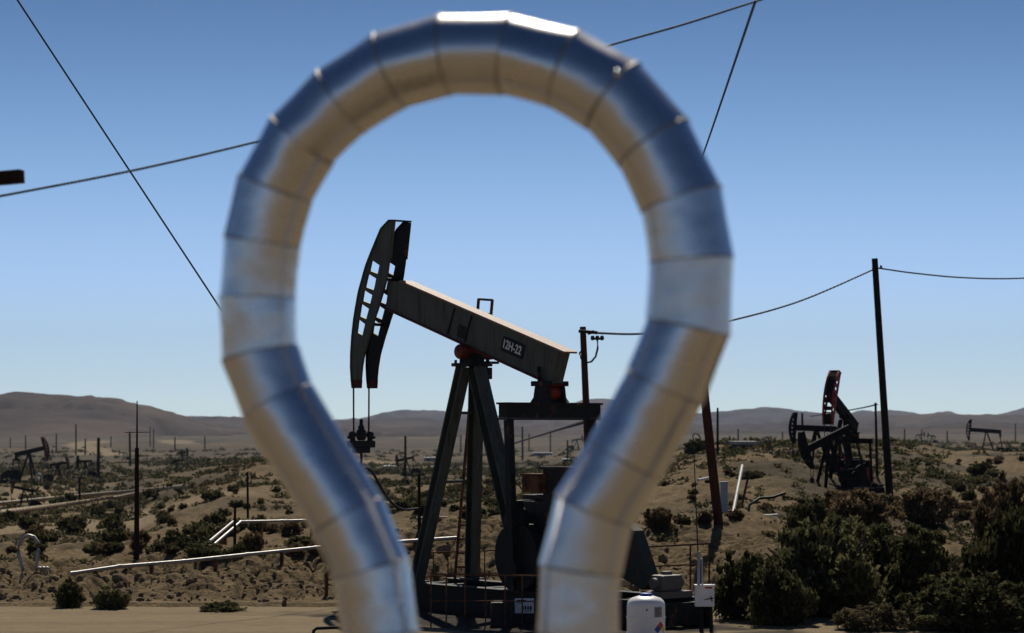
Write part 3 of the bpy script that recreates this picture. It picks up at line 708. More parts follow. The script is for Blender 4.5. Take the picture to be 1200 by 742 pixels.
p = hit(676, 528); pumpjack('pumpjack', p, yw(.9,-.3), 'tiny distant pumpjack facing right, seen below the equalizer beam', math.radians(8), .75*p.y/900)
p = hit(213, 545); pumpjack('pumpjack', p, yw(.85,-.5), 'tiny dark pumpjack on the plain between the mast and the silver loop', math.radians(3), .95*p.y/1000)
p = hit(34, 567); pumpjack('pumpjack', p, yw(.95,-.25), 'black pumpjack with raised dull red head facing right, at far left', math.radians(12), .95*p.y/380, MAT['red_far'])
p = hit(68, 566); pumpjack('pumpjack', p, yw(.95,-.3), 'low black pumpjack with dull red head facing right, second from left', math.radians(8), .55*p.y/380, MAT['red_far'])
p = hit(100, 562); pumpjack('pumpjack', p, yw(-.8,.5), 'dark pumpjack with head facing left, just left of the far utility pole', math.radians(-2), .52*p.y/380)
p = hit(28, 597); pumpjack('pumpjack', p, yw(-.85,-.45), 'small pumpjack with red head on the left, above the brown pipes', math.radians(12), .44*p.y/280, MAT['red_far'])
tiny = [(57,531,.3,1),(145,515,.3,-1),(1092,527,.3,-1),(1078,524,.25,1),(665,522,.25,-1),(850,529,.3,1)]
first = None
for i, (u, r, s, d) in enumerate(tiny):
    p = on(u, 900); lb_ = 'minute dark pumpjack on the far plain below the hills'
    if first is None: first = pumpjack('pumpjack', p, yw(d,-.4), lb_, .1, .55, group='minute pumpjacks on the far plain')
    else:
        o = copy_tree(first); o.location = p; o.rotation_euler = (0,0,yw(d,-.4))

# ------------------------------------------------------------------ poles, cables
def pole(top, base, r, label, mat='wood', name='utility_pole', group=None, taper=.78):
    base = Vector(base); top = Vector(top)
    root = empty(name, base, label=label, cat='pole', group=group)
    mb = MB(); n = 6; pts = [(base+(top-base)*k/n)-base for k in range(n+1)]; pts[0] = pts[0]-(top-base).normalized()*.6
    mb.tube(pts, [r*(1-(1-taper)*k/n) for k in range(n+1)], 12); mb.build('shaft', MAT[mat], root)
    return root
def topped(u0, r0, ub, rb, rpx, label, Y=None, **k):
    b = hit(ub, rb) if Y is None else on(ub, Y)
    t = at(u0, r0, b.y); return pole(t, b, rpx*b.y/FPX, label, **k), t, b
# dark leaning pole at right
pR, tR, bR = topped(1025, 303, 1043, 588, 4.6, 'tall dark wooden pole carrying the overhead cable, beside the red headed pumpjack')
mb = MB(); d_ = tR-bR; mb.tube([d_+V3(-.12,-.02,-.42), d_+V3(.3,-.02,-.42)], .03, 8); mb.tube([d_+V3(.27,-.02,-.42), d_+V3(.27,-.02,-.3)], .05, 8); mb.build('cable_clamp', MAT['wire'], pR)
# reddish pole behind the equaliser
pM, tM, bM = topped(683, 383, 692, 606, 4.6, 'reddish brown wooden pole with insulators, rising behind the equalizer of the central pumpjack', Y=76, mat='wood_red')
mb = MB(); k = 76/FPX; d_ = tM-bM
def lp(u, r): return at(u, r, 75.8)-bM
mb.tube([lp(678,388), lp(700,390)], .06, 6); mb.tube([lp(692,388), lp(693,391.5)], .11, 8); mb.build('cable_clamp', MAT['wire'], pM)
mb = MB(); mb.tube([lp(694,397), lp(706,397)], .04, 6)
for u in (694.5, 700, 705.5): mb.tube([lp(u,393.5), lp(u,397), lp(u,399)], [.05,.07,.04], 8)
mb.build('insulator', MAT['wire'], pM)
mb = MB(); mb.tube([lp(700,398), lp(700.5,408), lp(698,418), lp(693,424), lp(688,425), lp(681,420), lp(679,414), lp(682,411)], .035, 6); mb.build('jumper_wire', MAT['wire'], pM)
# leaning pole right of the loop
pL, tL, bL = topped(801, 238, 842, 613, 5.6, 'brown wooden pole leaning left, its upper part hidden by the right side of the loop', mat='wood_red')
# mast at left
b = hit(160, 656); mast = empty('antenna_mast', b, label='dark pole with a thin whip on top, tallest thing at left of the loop', cat='mast'); kk = b.y/FPX
mb = MB(); mb.tube([V3(0,0,-.5), at(160.5,525,b.y)-b], [3.4*kk, 2.4*kk], 10); mb.build('shaft', MAT['wood'], mast)
mb = MB(); mb.tube([at(160.5,527,b.y)-b, at(160.7,470,b.y)-b], [1.3*kk, .7*kk], 8); mb.build('whip', MAT['wire'], mast)
mb = MB(); mb.tube([at(146,507,b.y)-b, at(175,506.5,b.y)-b], .5*kk, 6); mb.build('cross_rod', MAT['wire'], mast)
for (u0,r0,ub,rb,w,lab) in [
    (115.5,513,115,560,2.2,'short dark pole on the plain just right of the left pumpjacks'),
    (152,506,152.5,546,1.4,'thin dark pole close to the left of the antenna mast'),
    (93,559,93.5,592,1.6,'short brown post just above the brown pipes at left'),
    (290,553,290.5,606,1.5,'thin brown post on the slope above the silver zigzag pipe'),
    (275.5,590,275,644,1.8,'dark post standing in front of the silver zigzag pipe'),
    (475,511,475,560,1.6,'slim post behind the dipping distant pumpjack inside the loop'),
    (491,556,491.5,622,2.2,'dark post between the well cables and the left leg of the central pumpjack'),
    (612,500,612.5,538,1.2,'thin pole seen between the central pumpjack legs and the crank arm'),
    (665,516,665.5,540,1.2,'short thin pole seen under the right end of the equalizer'),
    (940,484,941,527,1.5,'thin reddish pole left of the red headed pumpjack'),
    (1026,472,1028,560,1.7,'thin pole with a short crossbar right behind the red headed pumpjack'),
    (841,478,841,532,1.5,'thin dark pole rising on the crest just right of the loop')]:
    topped(u0, r0, ub, rb, w, lab)
p0 = None
for i, (u, r0) in enumerate([(89,497),(66,508),(180,503),(176,500),(205,512),(30,510),(130,512),(560,512),(645,505),(575,507),(1080,508),(1110,509),(1190,496),(980,505),(865,512),(917,515),(620,508),(425,515),(1060,510),(240,512),(12,513),(100,514),(540,510)]):
    Y = 1150+(i*173)%600; g = on(u, Y); h = ZC-(r0-HOR)/FPX*Y-g.z
    pole(g+V3(0,0,max(h, 7)), g, .42, 'thin distant utility pole on the far plain below the hills', name='utility_pole', group='thin distant poles on the far plain')

def cable(pts, r, label, sub=14, twist=False, mat='wire', name='overhead_cable', cat='cable'):
    P = [Vector(p) for p in pts]; out = []
    for i in range(len(P)-1):
        p0, p1, p2, p3 = P[max(i-1,0)], P[i], P[i+1], P[min(i+2,len(P)-1)]
        for k in range(sub):
            t = k/sub; out.append(.5*((2*p1)+(p2-p0)*t+(2*p0-5*p1+4*p2-p3)*t*t+(3*p1-p0-3*p2+p3)*t**3))
    out.append(P[-1]); mb = MB()
    if twist:
        n = len(out)*5; fine = []
        for k in range(n+1):
            q = k/n*(len(out)-1); i = min(int(q), len(out)-2); fine.append(out[i].lerp(out[i+1], q-i))
        for s in (0, math.pi): mb.tube([p+V3(0, math.sin(k*1.05+s)*r*.8, math.cos(k*1.05+s)*r*.8) for k, p in enumerate(fine)], r*.75, 5)
    else: mb.tube(out, r, 6)
    o = mb.build(name, MAT[mat], None); return tag(o, label, cat)
cable([at(-260,276,21), at(-60,241,21), at(0,230,21.3), at(160,199,22), at(310,164,23), at(520,111,24), at(712,54,25), at(800,29,25.5), at(885,2,26), at(1100,-66,27)], .009, 'twisted black cable crossing the whole sky behind the top of the loop', twist=True, sub=24)
cable([at(-100,-183,46.6), at(474,690,52.2)], .018, 'straight black guy wire slanting down to the right at upper left')
cable([at(885,2,26), at(885,2,26).lerp(tL, .5)-V3(0,0,.12), tL-V3(0,0,.1)], .016, 'black wire dropping steeply from the top edge to the leaning pole at right', sub=10)
cable([lp(693,390)+bM, at(745,391.5,80), at(800,387,84), at(860,375,88), at(940,352,93), tR+V3(.0,-.05,-.45)], .028, 'sagging overhead cable between the reddish pole and the tall dark pole', twist=True)
cable([tR+V3(.2,-.05,-.42), at(1070,320,102), at(1130,325.5,104), at(1200,326,106), at(1300,318,109), at(1700,280,118)], .026, 'overhead cable running right from the tall dark pole out of the picture', twist=True)
cable([at(540,545,260), at(590,524,220), at(640,508,170), at(686,494,80)], .07, 'thin wire slanting behind the crank arm towards the reddish pole')
cable([at(1028,474,150), at(1000,480,180), at(950,488,230)], .05, 'faint wire behind the red headed pumpjack')
cable([at(428,548,53.6), at(436,553,53.7), at(447,572,54), at(458,588,54.5), at(472,597,55), at(490,596,55.5)], .03, 'thick drooping black hose behind the left side of the loop', name='hose', cat='hose')

# timber crossarm end poking in at left: a pole outside the frame carries it
px_, py_ = at(-60, 211, 20).x, 20.0
tp = empty('utility_pole', (px_, py_, gz(px_, py_)), label='blurred dark timber crossarm end poking in at the upper left edge', cat='pole'); g_ = gz(px_, py_)
mb = MB(); mb.tube([(0,0,-.5),(0,0,6.6-g_)], [.15,.12], 12); mb.build('shaft', MAT['wood'], tp)
a = at(-130, 224, 20)-Vector(tp.location); b = at(31.5, 209.5, 19.7)-Vector(tp.location); off = V3(0,-.19,0)
mb = MB(); mb.bar(a+off, b+off, .1, .108, V3(0,0,1), 0, .006); mb.build('crossarm', MAT['wood'], tp)

# ------------------------------------------------------------------ pipelines and other kit
def pipeline(pts, r, label, mat='jacket_far', name='pipe', joints=True, elbows=None):
    pts = [Vector(p) for p in pts]; root = empty(name, pts[0], label=label, cat='pipe'); b = pts[0]
    mb = MB(); mb.tube([p-b for p in pts], r, 12); mb.build('jacket', MAT[mat], root)
    if joints:
        L = 0
        for p0, p1 in zip(pts[:-1], pts[1:]):
            n = max(1, int((p1-p0).length/2.2)); d = (p1-p0).normalized()
            for i in range(n):
                c = p0.lerp(p1, i/n)-b; mb = MB(); mb.tube([c-d*.05, c+d*.05], r*1.14, 12); mb.build('joint_band', MAT[mat], root)
    if mat in ('jacket_far', 'rust_light', 'rust'):
        for p0, p1 in zip(pts[:-1], pts[1:]):
            n = max(1, int((p1-p0).length/4.4))
            for i in range(n):
                c = p0.lerp(p1, (i+.5)/n); g = gz(c.x, c.y)
                if 0 < c.z-r-g < 1.5: mb = MB(); mb.box((c.x-b.x, c.y-b.y, (c.z-r+g-.2)/2-b.z), (.08,.2,c.z-r-g+.2)); mb.build('support', MAT['rust'], root)
    return root
def gp(u, r, lift=.12, dY=0): p = hit(u, r); return p+V3(0, dY, lift)
Yp = 57.5
pipeline([at(85,672,55.0), at(140,664,55.6), at(215,658,56.2), at(290,650,57), at(370,642,57.6), at(440,637,58.2), at(535,630.5,58.8)], .045, 'long bright silver pipe running along the bank top behind the left leg of the loop')
pipeline([at(244,644,61), at(282,611.5,66), at(330,610.5,67), at(400,609,68)], .036, 'silver pipe that climbs in a diagonal step left of the loop, the lower of two')
pipeline([at(246,634,61.6), at(273,611.5,66.8)], .034, 'short silver pipe lying right above the stepped pipe left of the loop')
pipeline([at(490,608,70), at(560,606,70), at(620,603,70)], .05, 'rusty brown pipe behind the front legs of the central pumpjack', 'rust_light')
for k, (pts, lab) in enumerate([([(-60,617),(0,608),(70,598),(134,589),(172,583)], 'long brown rusty pipe crossing the slope at far left, the lower of two'),
                                ([(-40,600),(88,587),(150,582),(215,577)], 'brown rusty pipe at far left, the upper and shorter of two')]):
    pipeline([gp(u, r, .5) for u, r in pts], .22, lab, 'rust_light')
# leaning silver pipe, lying white pipe
pipeline([at(857,612,66), at(870,546,69)], .05, 'bright silver pipe leaning upright on the dirt mound, right of the leaning pole', 'white_pipe', joints=False)
pipeline([at(868,607,68), at(911,604.5,68.5)], .06, 'short white pipe lying flat right of the leaning silver pipe', 'white_pipe', joints=False)
pipeline([at(818,562.5,88), at(834,559.5,90)], .05, 'short white pipe lying on the slope just left of the leaning pole', 'white_pipe', joints=False)
pipeline([at(745,623.5,64.5), at(800,620,65), at(860,617.5,65.5), at(925,614,66)], .06, 'rusty brown pipe running along the top of the dirt cut at right', 'rust', joints=True)
pipeline([at(863,622,67.5), at(876,562,68.5)], .035, 'thin dark pipe standing beside the leaning silver pipe', 'rust', joints=False)
pipeline([at(876,606,69), at(878,592,69.2), at(890,584,69.5), at(905,583,69.8), at(920,578,70)], .04, 'dark bent pipe arching over the short white pipe', 'pump_dark', joints=False)
pipeline([at(367,745,43.2), at(367.5,739.5,43.2), at(371,736.5,43.2), at(405,735,43.2)], .03, 'small bent black pipe at the bottom edge left of the loop foot', 'pump_dark', joints=False)
# small far loop in the same jacket and its little coil
b = on(40, 56); b.z = at(40, 682, 56).z
sl = empty('pipe_loop', b, label='small silver omega shaped pipe loop near the left edge', cat='pipe')
pts = [(25,682),(25.5,674),(27,667),(24,657),(21.5,648),(22,639),(26,631),(33,627.5),(40,629.5),(44.5,636),(45,645),(43.5,655),(42,665),(42.5,673),(46,678),(53,679),(58,677)]
mb = MB(); mb.tube([at(u,r,56)-b for u, r in pts], .044, 12); mb.build('jacket', MAT['jacket_far'], sl)
sp = empty('pipe_coil', b+V3(.2,0,0), label='little silver pipe coil at the foot of the small omega loop', cat='pipe')
for i, u in enumerate((47, 51.5, 55.5)):
    mb = MB(); cc = at(u, 671.5, 56.1)-Vector(sp.location); mb.tube([cc+V3(.08*math.cos(q*math.pi/8), -.08*math.sin(q*math.pi/8), .13*math.sin(q*math.pi/8)) for q in range(17)], .028, 8); mb.build('turn', MAT['jacket_far'], sp)
# white arch among the left pumpjacks
b = hit(45, 567); k = b.y/FPX; mb = MB(); mb.tube([at(u,r,b.y)-b for u, r in ((42,569),(42,558),(44,555.5),(47,555.5),(49.5,558),(49.5,569))], .9*k, 8)
o = mb.build('pipe_arch', MAT['white_pipe']); o.location = b; tag(o, 'small white pipe arch standing between the far left pumpjacks', 'pipe')

# white chemical tank
tx, ty = (757-UC)/FPX*38.5, 38.5; tg = gz(tx, ty); tk = 45/2/FPX*38.5; ttop = at(757, 698, ty).z-tg
tank = empty('chemical_tank', (tx, ty, tg), label='white plastic chemical tank with a hazard diamond, at the bottom edge', cat='tank')
mb = MB(); mb.lathe([(0,-.02),(tk*.97,-.02),(tk,.02),(tk,ttop-.17),(tk*.985,ttop-.13),(tk*.93,ttop-.085),(tk*.78,ttop-.04),(tk*.5,ttop-.012),(tk*.36,ttop),(0,ttop)], (0,0,0), 48)
for z in (.2,.45): mb.lathe([(tk,z-.02),(tk+.008,z-.01),(tk+.008,z+.01),(tk,z+.02)], (0,0,0), 48)
mb.build('shell', MAT['poly'], tank)
mb = MB(); mb.lathe([(tk*.33,ttop-.004),(tk*.33,ttop+.035),(tk*.28,ttop+.042),(0,ttop+.042)], (0,0,0), 24); mb.build('lid', MAT['sign_blue'], tank)
def curved(mb, cu, cr, pts, lift, mi=0):
    """a decal that wraps the tank wall, centre at a photo pixel, points in metres"""
    a0 = math.asin(max(-1, min(1, (cu-757)/FPX*38.5/tk))); z0 = at(cu, cr, 38.2).z-tg
    vs = [(math.sin(a0+x/tk)*(tk+lift), -math.cos(a0+x/tk)*(tk+lift), z0+z) for x, z in pts]; mb.add(vs, [list(range(len(vs)))], mi)
dm = MB(); q = .125
for mi, (ox, oz) in enumerate(((0,q/2),(-q/2,0),(q/2,0),(0,-q/2))):
    curved(dm, 773, 738, [(ox-q/2,oz),(ox,oz-q/2),(ox+q/2,oz),(ox,oz+q/2)], .006, mi)
dm.build('hazard_diamond', [MAT['sign_red'], MAT['sign_blue'], MAT['sign_yellow'], MAT['white']], tank)
mb = MB(); curved(mb, 770.5, 718, [(-.075,-.085),(.0,-.085),(.075,-.085),(.075,.085),(0,.085),(-.075,.085)], .005)
lbp = mb.build('paper_label', MAT['concrete'], tank)
mb = MB()
for i in range(6): curved(mb, 770.5, 718, [(-.06,.06-i*.024),(.0,.06-i*.024),(.055-.02*(i%3),.06-i*.024),(.055-.02*(i%3),.067-i*.024),(0,.067-i*.024),(-.06,.067-i*.024)], .007)
mb.build('printing', MAT['dark_box'], lbp)
mb = MB(); curved(mb, 757, 714.5, [(-.012,-.02),(.012,-.02),(.012,-.006),(-.004,.02),(-.012,.02)], .005); mb.build('mark', MAT['dark_box'], tank)

# control box on its post with conduit and antenna
cb = on(826, 43.6); cbx = empty('control_box', cb, label='white control box with a tall thin antenna, right of the white tank', cat='control box')
def cl(u, r, dy=0): return at(u, r, 43.6+dy)-cb
mb = MB(); mb.box(cl(825.5,698), (.35,.16,.39), None, 0, .012); box_ = mb.build('cabinet', MAT['white'], cbx)
mb = MB(); mb.box(cl(825.5,687)+V3(0,-.02,.02), (.37,.22,.02)); mb.build('rain_hood', MAT['white'], box_)
mb = MB(); mb.box(cl(830,688.5)+V3(0,-.085,0), (.13,.006,.03)); mb.build('red_label', MAT['sign_red'], box_)
mb = MB(); mb.bar(cl(829,702,-.083), cl(836,701,-.083), .012, .02); mb.bar(cl(833,699,-.083), cl(834.5,705,-.083), .012, .02, V3(1,0,0)); mb.bar(cl(825.5,703,-.083), cl(829,702.5,-.083), .012, .012); mb.build('marking', MAT['black'], box_)
mb = MB(); mb.tube([cl(822,709,.02), cl(822,709,.02)*0+V3(cl(822,709).x, .02, -.3)], .04, 8); mb.build('post', MAT['pump_dark'], cbx)
mb = MB(); mb.tube([cl(833,709,.02), V3(cl(834,709).x, .02, -.3)], .035, 8); mb.build('post', MAT['pump_dark'], cbx)
mb = MB(); mb.tube([cl(818.5,690,.1), cl(819,646,.1)], .03, 8); mb.tube([cl(823,690,.1), cl(822.5,655,.1)], .02, 8); mb.build('conduit', MAT['grey_metal'], cbx)
mb = MB(); mb.tube([cl(818,650,.12), cl(812.5,513,.12)], [.014,.009], 6); mb.tube([cl(812.5,515,.12), cl(811.5,511,.12), cl(814,508,.12), cl(818,509,.12), cl(821,513,.12)], .013, 6); mb.build('antenna', MAT['dark_box'], cbx)
b = on(849, 66.5); o = MB().box(at(848.5,588,66.5)-b, (.2,.12,1.05), None, 0, .01).box(at(848.5,565,66.5)-b, (.23,.16,.03)).build('electrical_cabinet', MAT['grey_metal']); o.location = b; tag(o, 'narrow grey cabinet standing against the foot of the leaning pole', 'cabinet')
b = on(858, 47.5); o = MB().tube([V3(0,0,-.2), V3(-.02,0,.55)], .04, 8).tube([V3(0,0,.1), V3(-.18,0,.2), V3(-.32,0,.05), V3(-.4,0,-.1)], .02, 6).build('pipe_stub', MAT['grey_metal']); o.location = b; tag(o, 'short grey pipe stub with a hose standing right of the control box', 'pipe')
# dark skid tray and drum by the unit
def shed(u, r, w, h, label, col='white', dpt=6):
    p = hit(u, r); k = p.y/FPX; root = empty('shed', p, label=label, cat='building')
    W, H = w*k, h*k
    MB().box((0, dpt/2, H/2-.3), (W, dpt, H+.6)).build('wall', MAT['concrete'], root)
    MB().box((0, dpt/2-.2, H+.1), (W+.8, dpt+1, .2)).build('roof', MAT[col], root)
    MB().box((-W*.2, -.06, H*.38), (1.2, .08, H*.76)).build('door', MAT['dark_box'], root)
shed(636, 534, 22, 3, 'long low shed with a white roof seen through the pitman opening')
shed(665, 541, 9, 2.6, 'little white roofed hut seen below the right end of the equalizer')
shed(505, 541, 16, 4, 'low shed with a sunlit pale roof right of the dipping distant pumpjack')
shed(455, 550, 9, 3, 'small pale shed just right of the well cables')
shed(876, 526, 16, 5, 'low grey shed on the crest right of the leaning pole', 'concrete')

# ------------------------------------------------------------------ vegetation
def leaf_cloud(lobes, n, size, seed, elong=2.0, up=.25):
    """leaf faces spread through several overlapping lobes (x,y,z,rx,ry,rz), denser at their skins"""
    rg = np.random.default_rng(seed); vol = np.array([l[3]*l[5] for l in lobes]); pick = rg.choice(len(lobes), n, p=vol/vol.sum())
    L = np.array(lobes)[pick]; d = rg.normal(size=(n,3)); d /= np.linalg.norm(d, axis=1)[:,None]
    rad = rg.uniform(.35, 1, n)**.55*rg.normal(1, .10, n)
    C = L[:,:3]+d*L[:,3:]*rad[:,None]; C[:,2] = np.abs(C[:,2])*.98+.01
    t = d*.7+rg.normal(size=(n,3))*.8; t[:,2] += up; t /= np.linalg.norm(t, axis=1)[:,None]
    s = np.cross(t, rg.normal(size=(n,3))); s /= np.linalg.norm(s, axis=1)[:,None]
    sz = size*rg.uniform(.5, 1.4, n)[:,None]
    a = C-t*sz*elong*.5; b = C+s*sz*.5; c = C+t*sz*elong*.5; e = C-s*sz*.5
    V = np.stack([a,b,c,e], 1).reshape(-1,3); F = np.arange(4*n).reshape(-1,4); return V, F
def bush_mesh(name, seed, n, size, mat, wide=1.0, tall=.8, nl=7):
    rg = np.random.default_rng(seed); lobes = []
    for i in range(nl*2):
        a = rg.uniform(0, 6.28); q = rg.uniform(.05, .74)*wide; top = math.sqrt(max(.12, 1-(q/wide)**2))*tall*rg.uniform(.72, 1.02)
        s = rg.uniform(.17, .34); rz = s*tall*.8; lobes.append((math.cos(a)*q, math.sin(a)*q, max(top-rz, .12), s*wide, s*wide, rz))
    for q_ in (.3, .55): lobes.append((rg.uniform(-.15,.15)*wide, rg.uniform(-.15,.15)*wide, tall*q_*.8, (.85-q_*.5)*wide, (.85-q_*.5)*wide, tall*.3))
    for i in range(nl*3):    # sprays that break the outline
        a = rg.uniform(0, 6.28); q = rg.uniform(.2, .95)*wide; h = math.sqrt(max(.03, 1-(q/wide)**2))*tall*rg.uniform(.9, 1.1); r_ = rg.uniform(.04, .09); lobes.append((math.cos(a)*q, math.sin(a)*q, h, r_*1.2*wide, r_*1.2*wide, r_*.9*tall))
    V, F = leaf_cloud(lobes, n, size, seed); o = np_mesh(name, V, F, mat); me = o.data; bpy.data.objects.remove(o); return me
def stem_mesh(seed, wide, tall, n=34):
    rg = random.Random(seed); mb = MB()
    for i in range(n):
        a = rg.uniform(0, 6.28); q = rg.uniform(.2, .8)*wide; z = rg.uniform(.4, 1.08)*tall*(1.1-q/wide*.5)
        e = V3(math.cos(a)*q, math.sin(a)*q, z); mb.tube([V3(math.cos(a)*.04, math.sin(a)*.04, -.1), e*.5+V3(0,0,.08), e], [.03,.02,.008], 5)
    o = mb.build('stems', MAT['stem']); me = o.data; bpy.data.objects.remove(o); return me
BIG = {}
for k, (mat, sd) in {'green': ('leaf_green', 1), 'olive': ('leaf_dark', 2), 'brown': ('leaf_brown', 3), 'grey': ('leaf_grey', 4)}.items():
    BIG[k] = [(bush_mesh('foliage', sd*10+j, 13000, .046, MAT[mat], 1, .85, 9), stem_mesh(sd*10+j, 1, .85)) for j in range(2)]
SMALL = {k: [bush_mesh('foliage', 200+sd*10+j, 1300, .12, MAT[mat], 1, .75, 5) for j in range(2)] for k, (mat, sd) in {'green': ('leaf_green', 1), 'olive': ('leaf_dark', 2), 'brown': ('leaf_brown', 3), 'grey': ('leaf_grey', 4)}.items()}
def bush(u, r, wpx, hpx, kind, label, group=None, big=True, p=None, v=None):
    p = hit(u, r) if p is None else p; k = p.y/FPX; w, h = wpx*k/2*1.04, hpx*k
    v = random.randrange(2) if v is None else v
    if big:
        root = empty('shrub', p-V3(0,0,.06), random.uniform(0, 6.28), label, 'shrub', group); root.scale = (w/1.0, w/1.0, h/.92)
        fm, st = BIG[kind][v]
        for nm, me in (('foliage', fm), ('stems', st)):
            o = bpy.data.objects.new(nm, me); COL.objects.link(o); o.parent = root
    else:
        o = bpy.data.objects.new('shrub', SMALL[kind][v]); COL.objects.link(o); o.location = p-V3(0,0,.05); o.rotation_euler = (0,0,random.uniform(0,6.28)); o.scale = (w, w, h/.8); tag(o, label, 'shrub', group)
for a in [
 (970,722,176,122,'green','big rounded olive green bush, largest of the thicket at lower right'),
 (1056,716,160,104,'olive','wide dark bush just right of the big green bush at lower right'),
 (1136,738,176,72,'olive','dark bush between the dirt slope and the bottom right corner'),
 (1200,720,150,140,'olive','tall dark olive bush cut by the right edge of the picture'),
 (1180,650,96,94,'brown','rounded brown bush on the slope at the right edge, below the lone pumpjack'),
 (1005,624,110,58,'brown','tawny bush in front of the red headed pumpjack'),
 (945,625,70,44,'olive','olive bush in front of the pumpjack with the dipping beam'),
 (1085,612,86,44,'brown','reddish brown low bush right of the tall dark pole'),
 (1008,688,150,84,'olive','dark olive bush behind the big green bush, below the red headed pumpjack'),
 (868,726,84,84,'olive','dark upright bush right of the control box'),
 (912,733,96,76,'olive','dark bush between the control box bush and the big green bush'),
 (1022,742,96,36,'grey','low olive bush at the bottom edge below the big green bush'),
 (1100,745,110,34,'green','low green growth at the bottom edge near the right corner'),
 (1180,745,90,36,'olive','low dark growth in the bottom right corner'),
 (80,712,42,36,'olive','dark brown bush at the roadside, left of the greener one'),
 (131,713,50,30,'green','dark green rounded bush at the roadside on the left'),
 (262,716,62,15,'green','flat yellow green weed clump on the road edge left of the loop'),
 (236,652,52,20,'green','yellow green bush at the foot of the silver stepped pipe'),
 (217,645,34,20,'olive','dark bush left of the silver stepped pipe'),
 (350,640,40,13,'green','low green weeds just left of the left loop leg'),
 (772,617,46,27,'brown','tawny round bush on the cut top just right of the loop'),
 (800,615,22,15,'grey','small grey bush between the tawny one and the leaning pole'),
 (826,614,22,18,'brown','small brown bush at the foot of the leaning pole'),
 (604,690,30,45,'green','green weed clump beside the crank of the central pumpjack'),
 (1150,556,40,16,'olive','flat dark bush on the slope below the lone pumpjack'),
 (880,562,40,12,'grey','low grey bush on the crest behind the leaning silver pipe'),
 (816,531,40,18,'olive','dark green tree like bush on the crest just right of the loop'),
 (500,590,34,16,'olive','dark bush behind the left leg of the central pumpjack'),
 (345,577,30,20,'olive','dark bush on the slope touching the left side of the loop')]:
    bush(*a[:5], a[5])
rb = random.Random(5)
ZONES = [('scattered low shrub on the left slope between the pipes and the plain', 'shrubs on the left slope', (0,390,572,652), 95, 22, 12),
         ('scattered low shrub on the flat seen through the loop', 'shrubs seen through the loop', (440,640,566,610), 48, 24, 11),
         ('scattered low shrub on the dirt mound right of the loop', 'shrubs on the right mound', (740,1010,530,612), 24, 15, 7),
         ('scattered low shrub on the far right slope below the skyline', 'shrubs on the far right slope', (1050,1200,538,612), 40, 20, 10)]
for lab, grp, (u0,u1,r0,r1), n, wm, hm in ZONES:
    for i in range(n):
        u = rb.uniform(u0, u1); r = rb.uniform(r0, r1); near = .55+.9*(r-r0)/(r1-r0)
        s = near*rb.uniform(.5, 1.35); bush(u, r, wm*s, hm*s, rb.choice(['olive','olive','brown','grey','grey','green'] if u0 < 700 else ['brown','grey','grey','olive']), lab, grp, False)
# leafless shrub on the crest at right
b = on(905, 128); mb = MB(); rs = random.Random(3)
def branch(p, d, l, r, depth):
    e = p+d*l; mb.tube([p, e], [r, r*.65], 5)
    if depth:
        for _ in range(3): branch(e, (d+V3(rs.uniform(-.6,.6), rs.uniform(-.6,.6), rs.uniform(-.1,.4))).normalized(), l*.72, r*.6, depth-1)
for _ in range(4): branch(V3(0,0,-.1), V3(rs.uniform(-.7,.7), rs.uniform(-.5,.5), 1).normalized(), .5, .035, 3)
o = mb.build('bare_shrub', MAT['stem']); o.location = b; tag(o, 'leafless twiggy shrub on the crest left of the red headed pumpjack', 'shrub')

# ground cover nobody could count
def cover(name, n, ylo, yhi, ulo, uhi, smin, smax, leaves, mat, seed, skip=None):
    rg = np.random.default_rng(seed); u = rg.uniform(ulo, uhi, n); Y = np.exp(rg.uniform(math.log(ylo), math.log(yhi), n)); X = (u-UC)/FPX*Y
    keep = (fbm(X/18, Y/18, 3, 99) > -.15) & ~((u > 740) & (u < 1030) & (Y < 122) & (rg.uniform(0, 1, len(u)) > .3))
    X, Y = X[keep], Y[keep]; n = len(X); Z = ground_z(X, Y); S = rg.uniform(smin, smax, n)*np.clip(Y/160, .55, 3.2)
    m_ = n*leaves; d = rg.normal(size=(m_,3)); d /= np.linalg.norm(d, axis=1)[:,None]; d[:,2] = np.abs(d[:,2])*.7
    S2 = np.repeat(S, leaves)[:,None]; C = np.repeat(np.stack([X,Y,Z], 1), leaves, 0)+d*S2*rg.uniform(.3, 1, m_)[:,None]
    t = d+rg.normal(size=(m_,3))*.6; t /= np.linalg.norm(t, axis=1)[:,None]; s = np.cross(t, rg.normal(size=(m_,3))); s /= np.linalg.norm(s, axis=1)[:,None]
    z = S2*.42; V = np.stack([C-t*z*.6, C+s*z*.4, C+t*z*.6, C-s*z*.4], 1).reshape(-1,3)
    tag(np_mesh(name, V, np.arange(4*m_).reshape(-1,4), mat), kind='stuff')
cover('sage_scrub', 9000, 62, 900, -120, 1320, .18, .55, 26, MAT['leaf_grey'], 1)
cover('dark_scrub', 6500, 66, 1500, -120, 1320, .25, .7, 26, MAT['leaf_dark'], 2)
cover('dry_grass', 9000, 55, 260, -120, 1320, .08, .22, 16, MAT['leaf_brown'], 3)
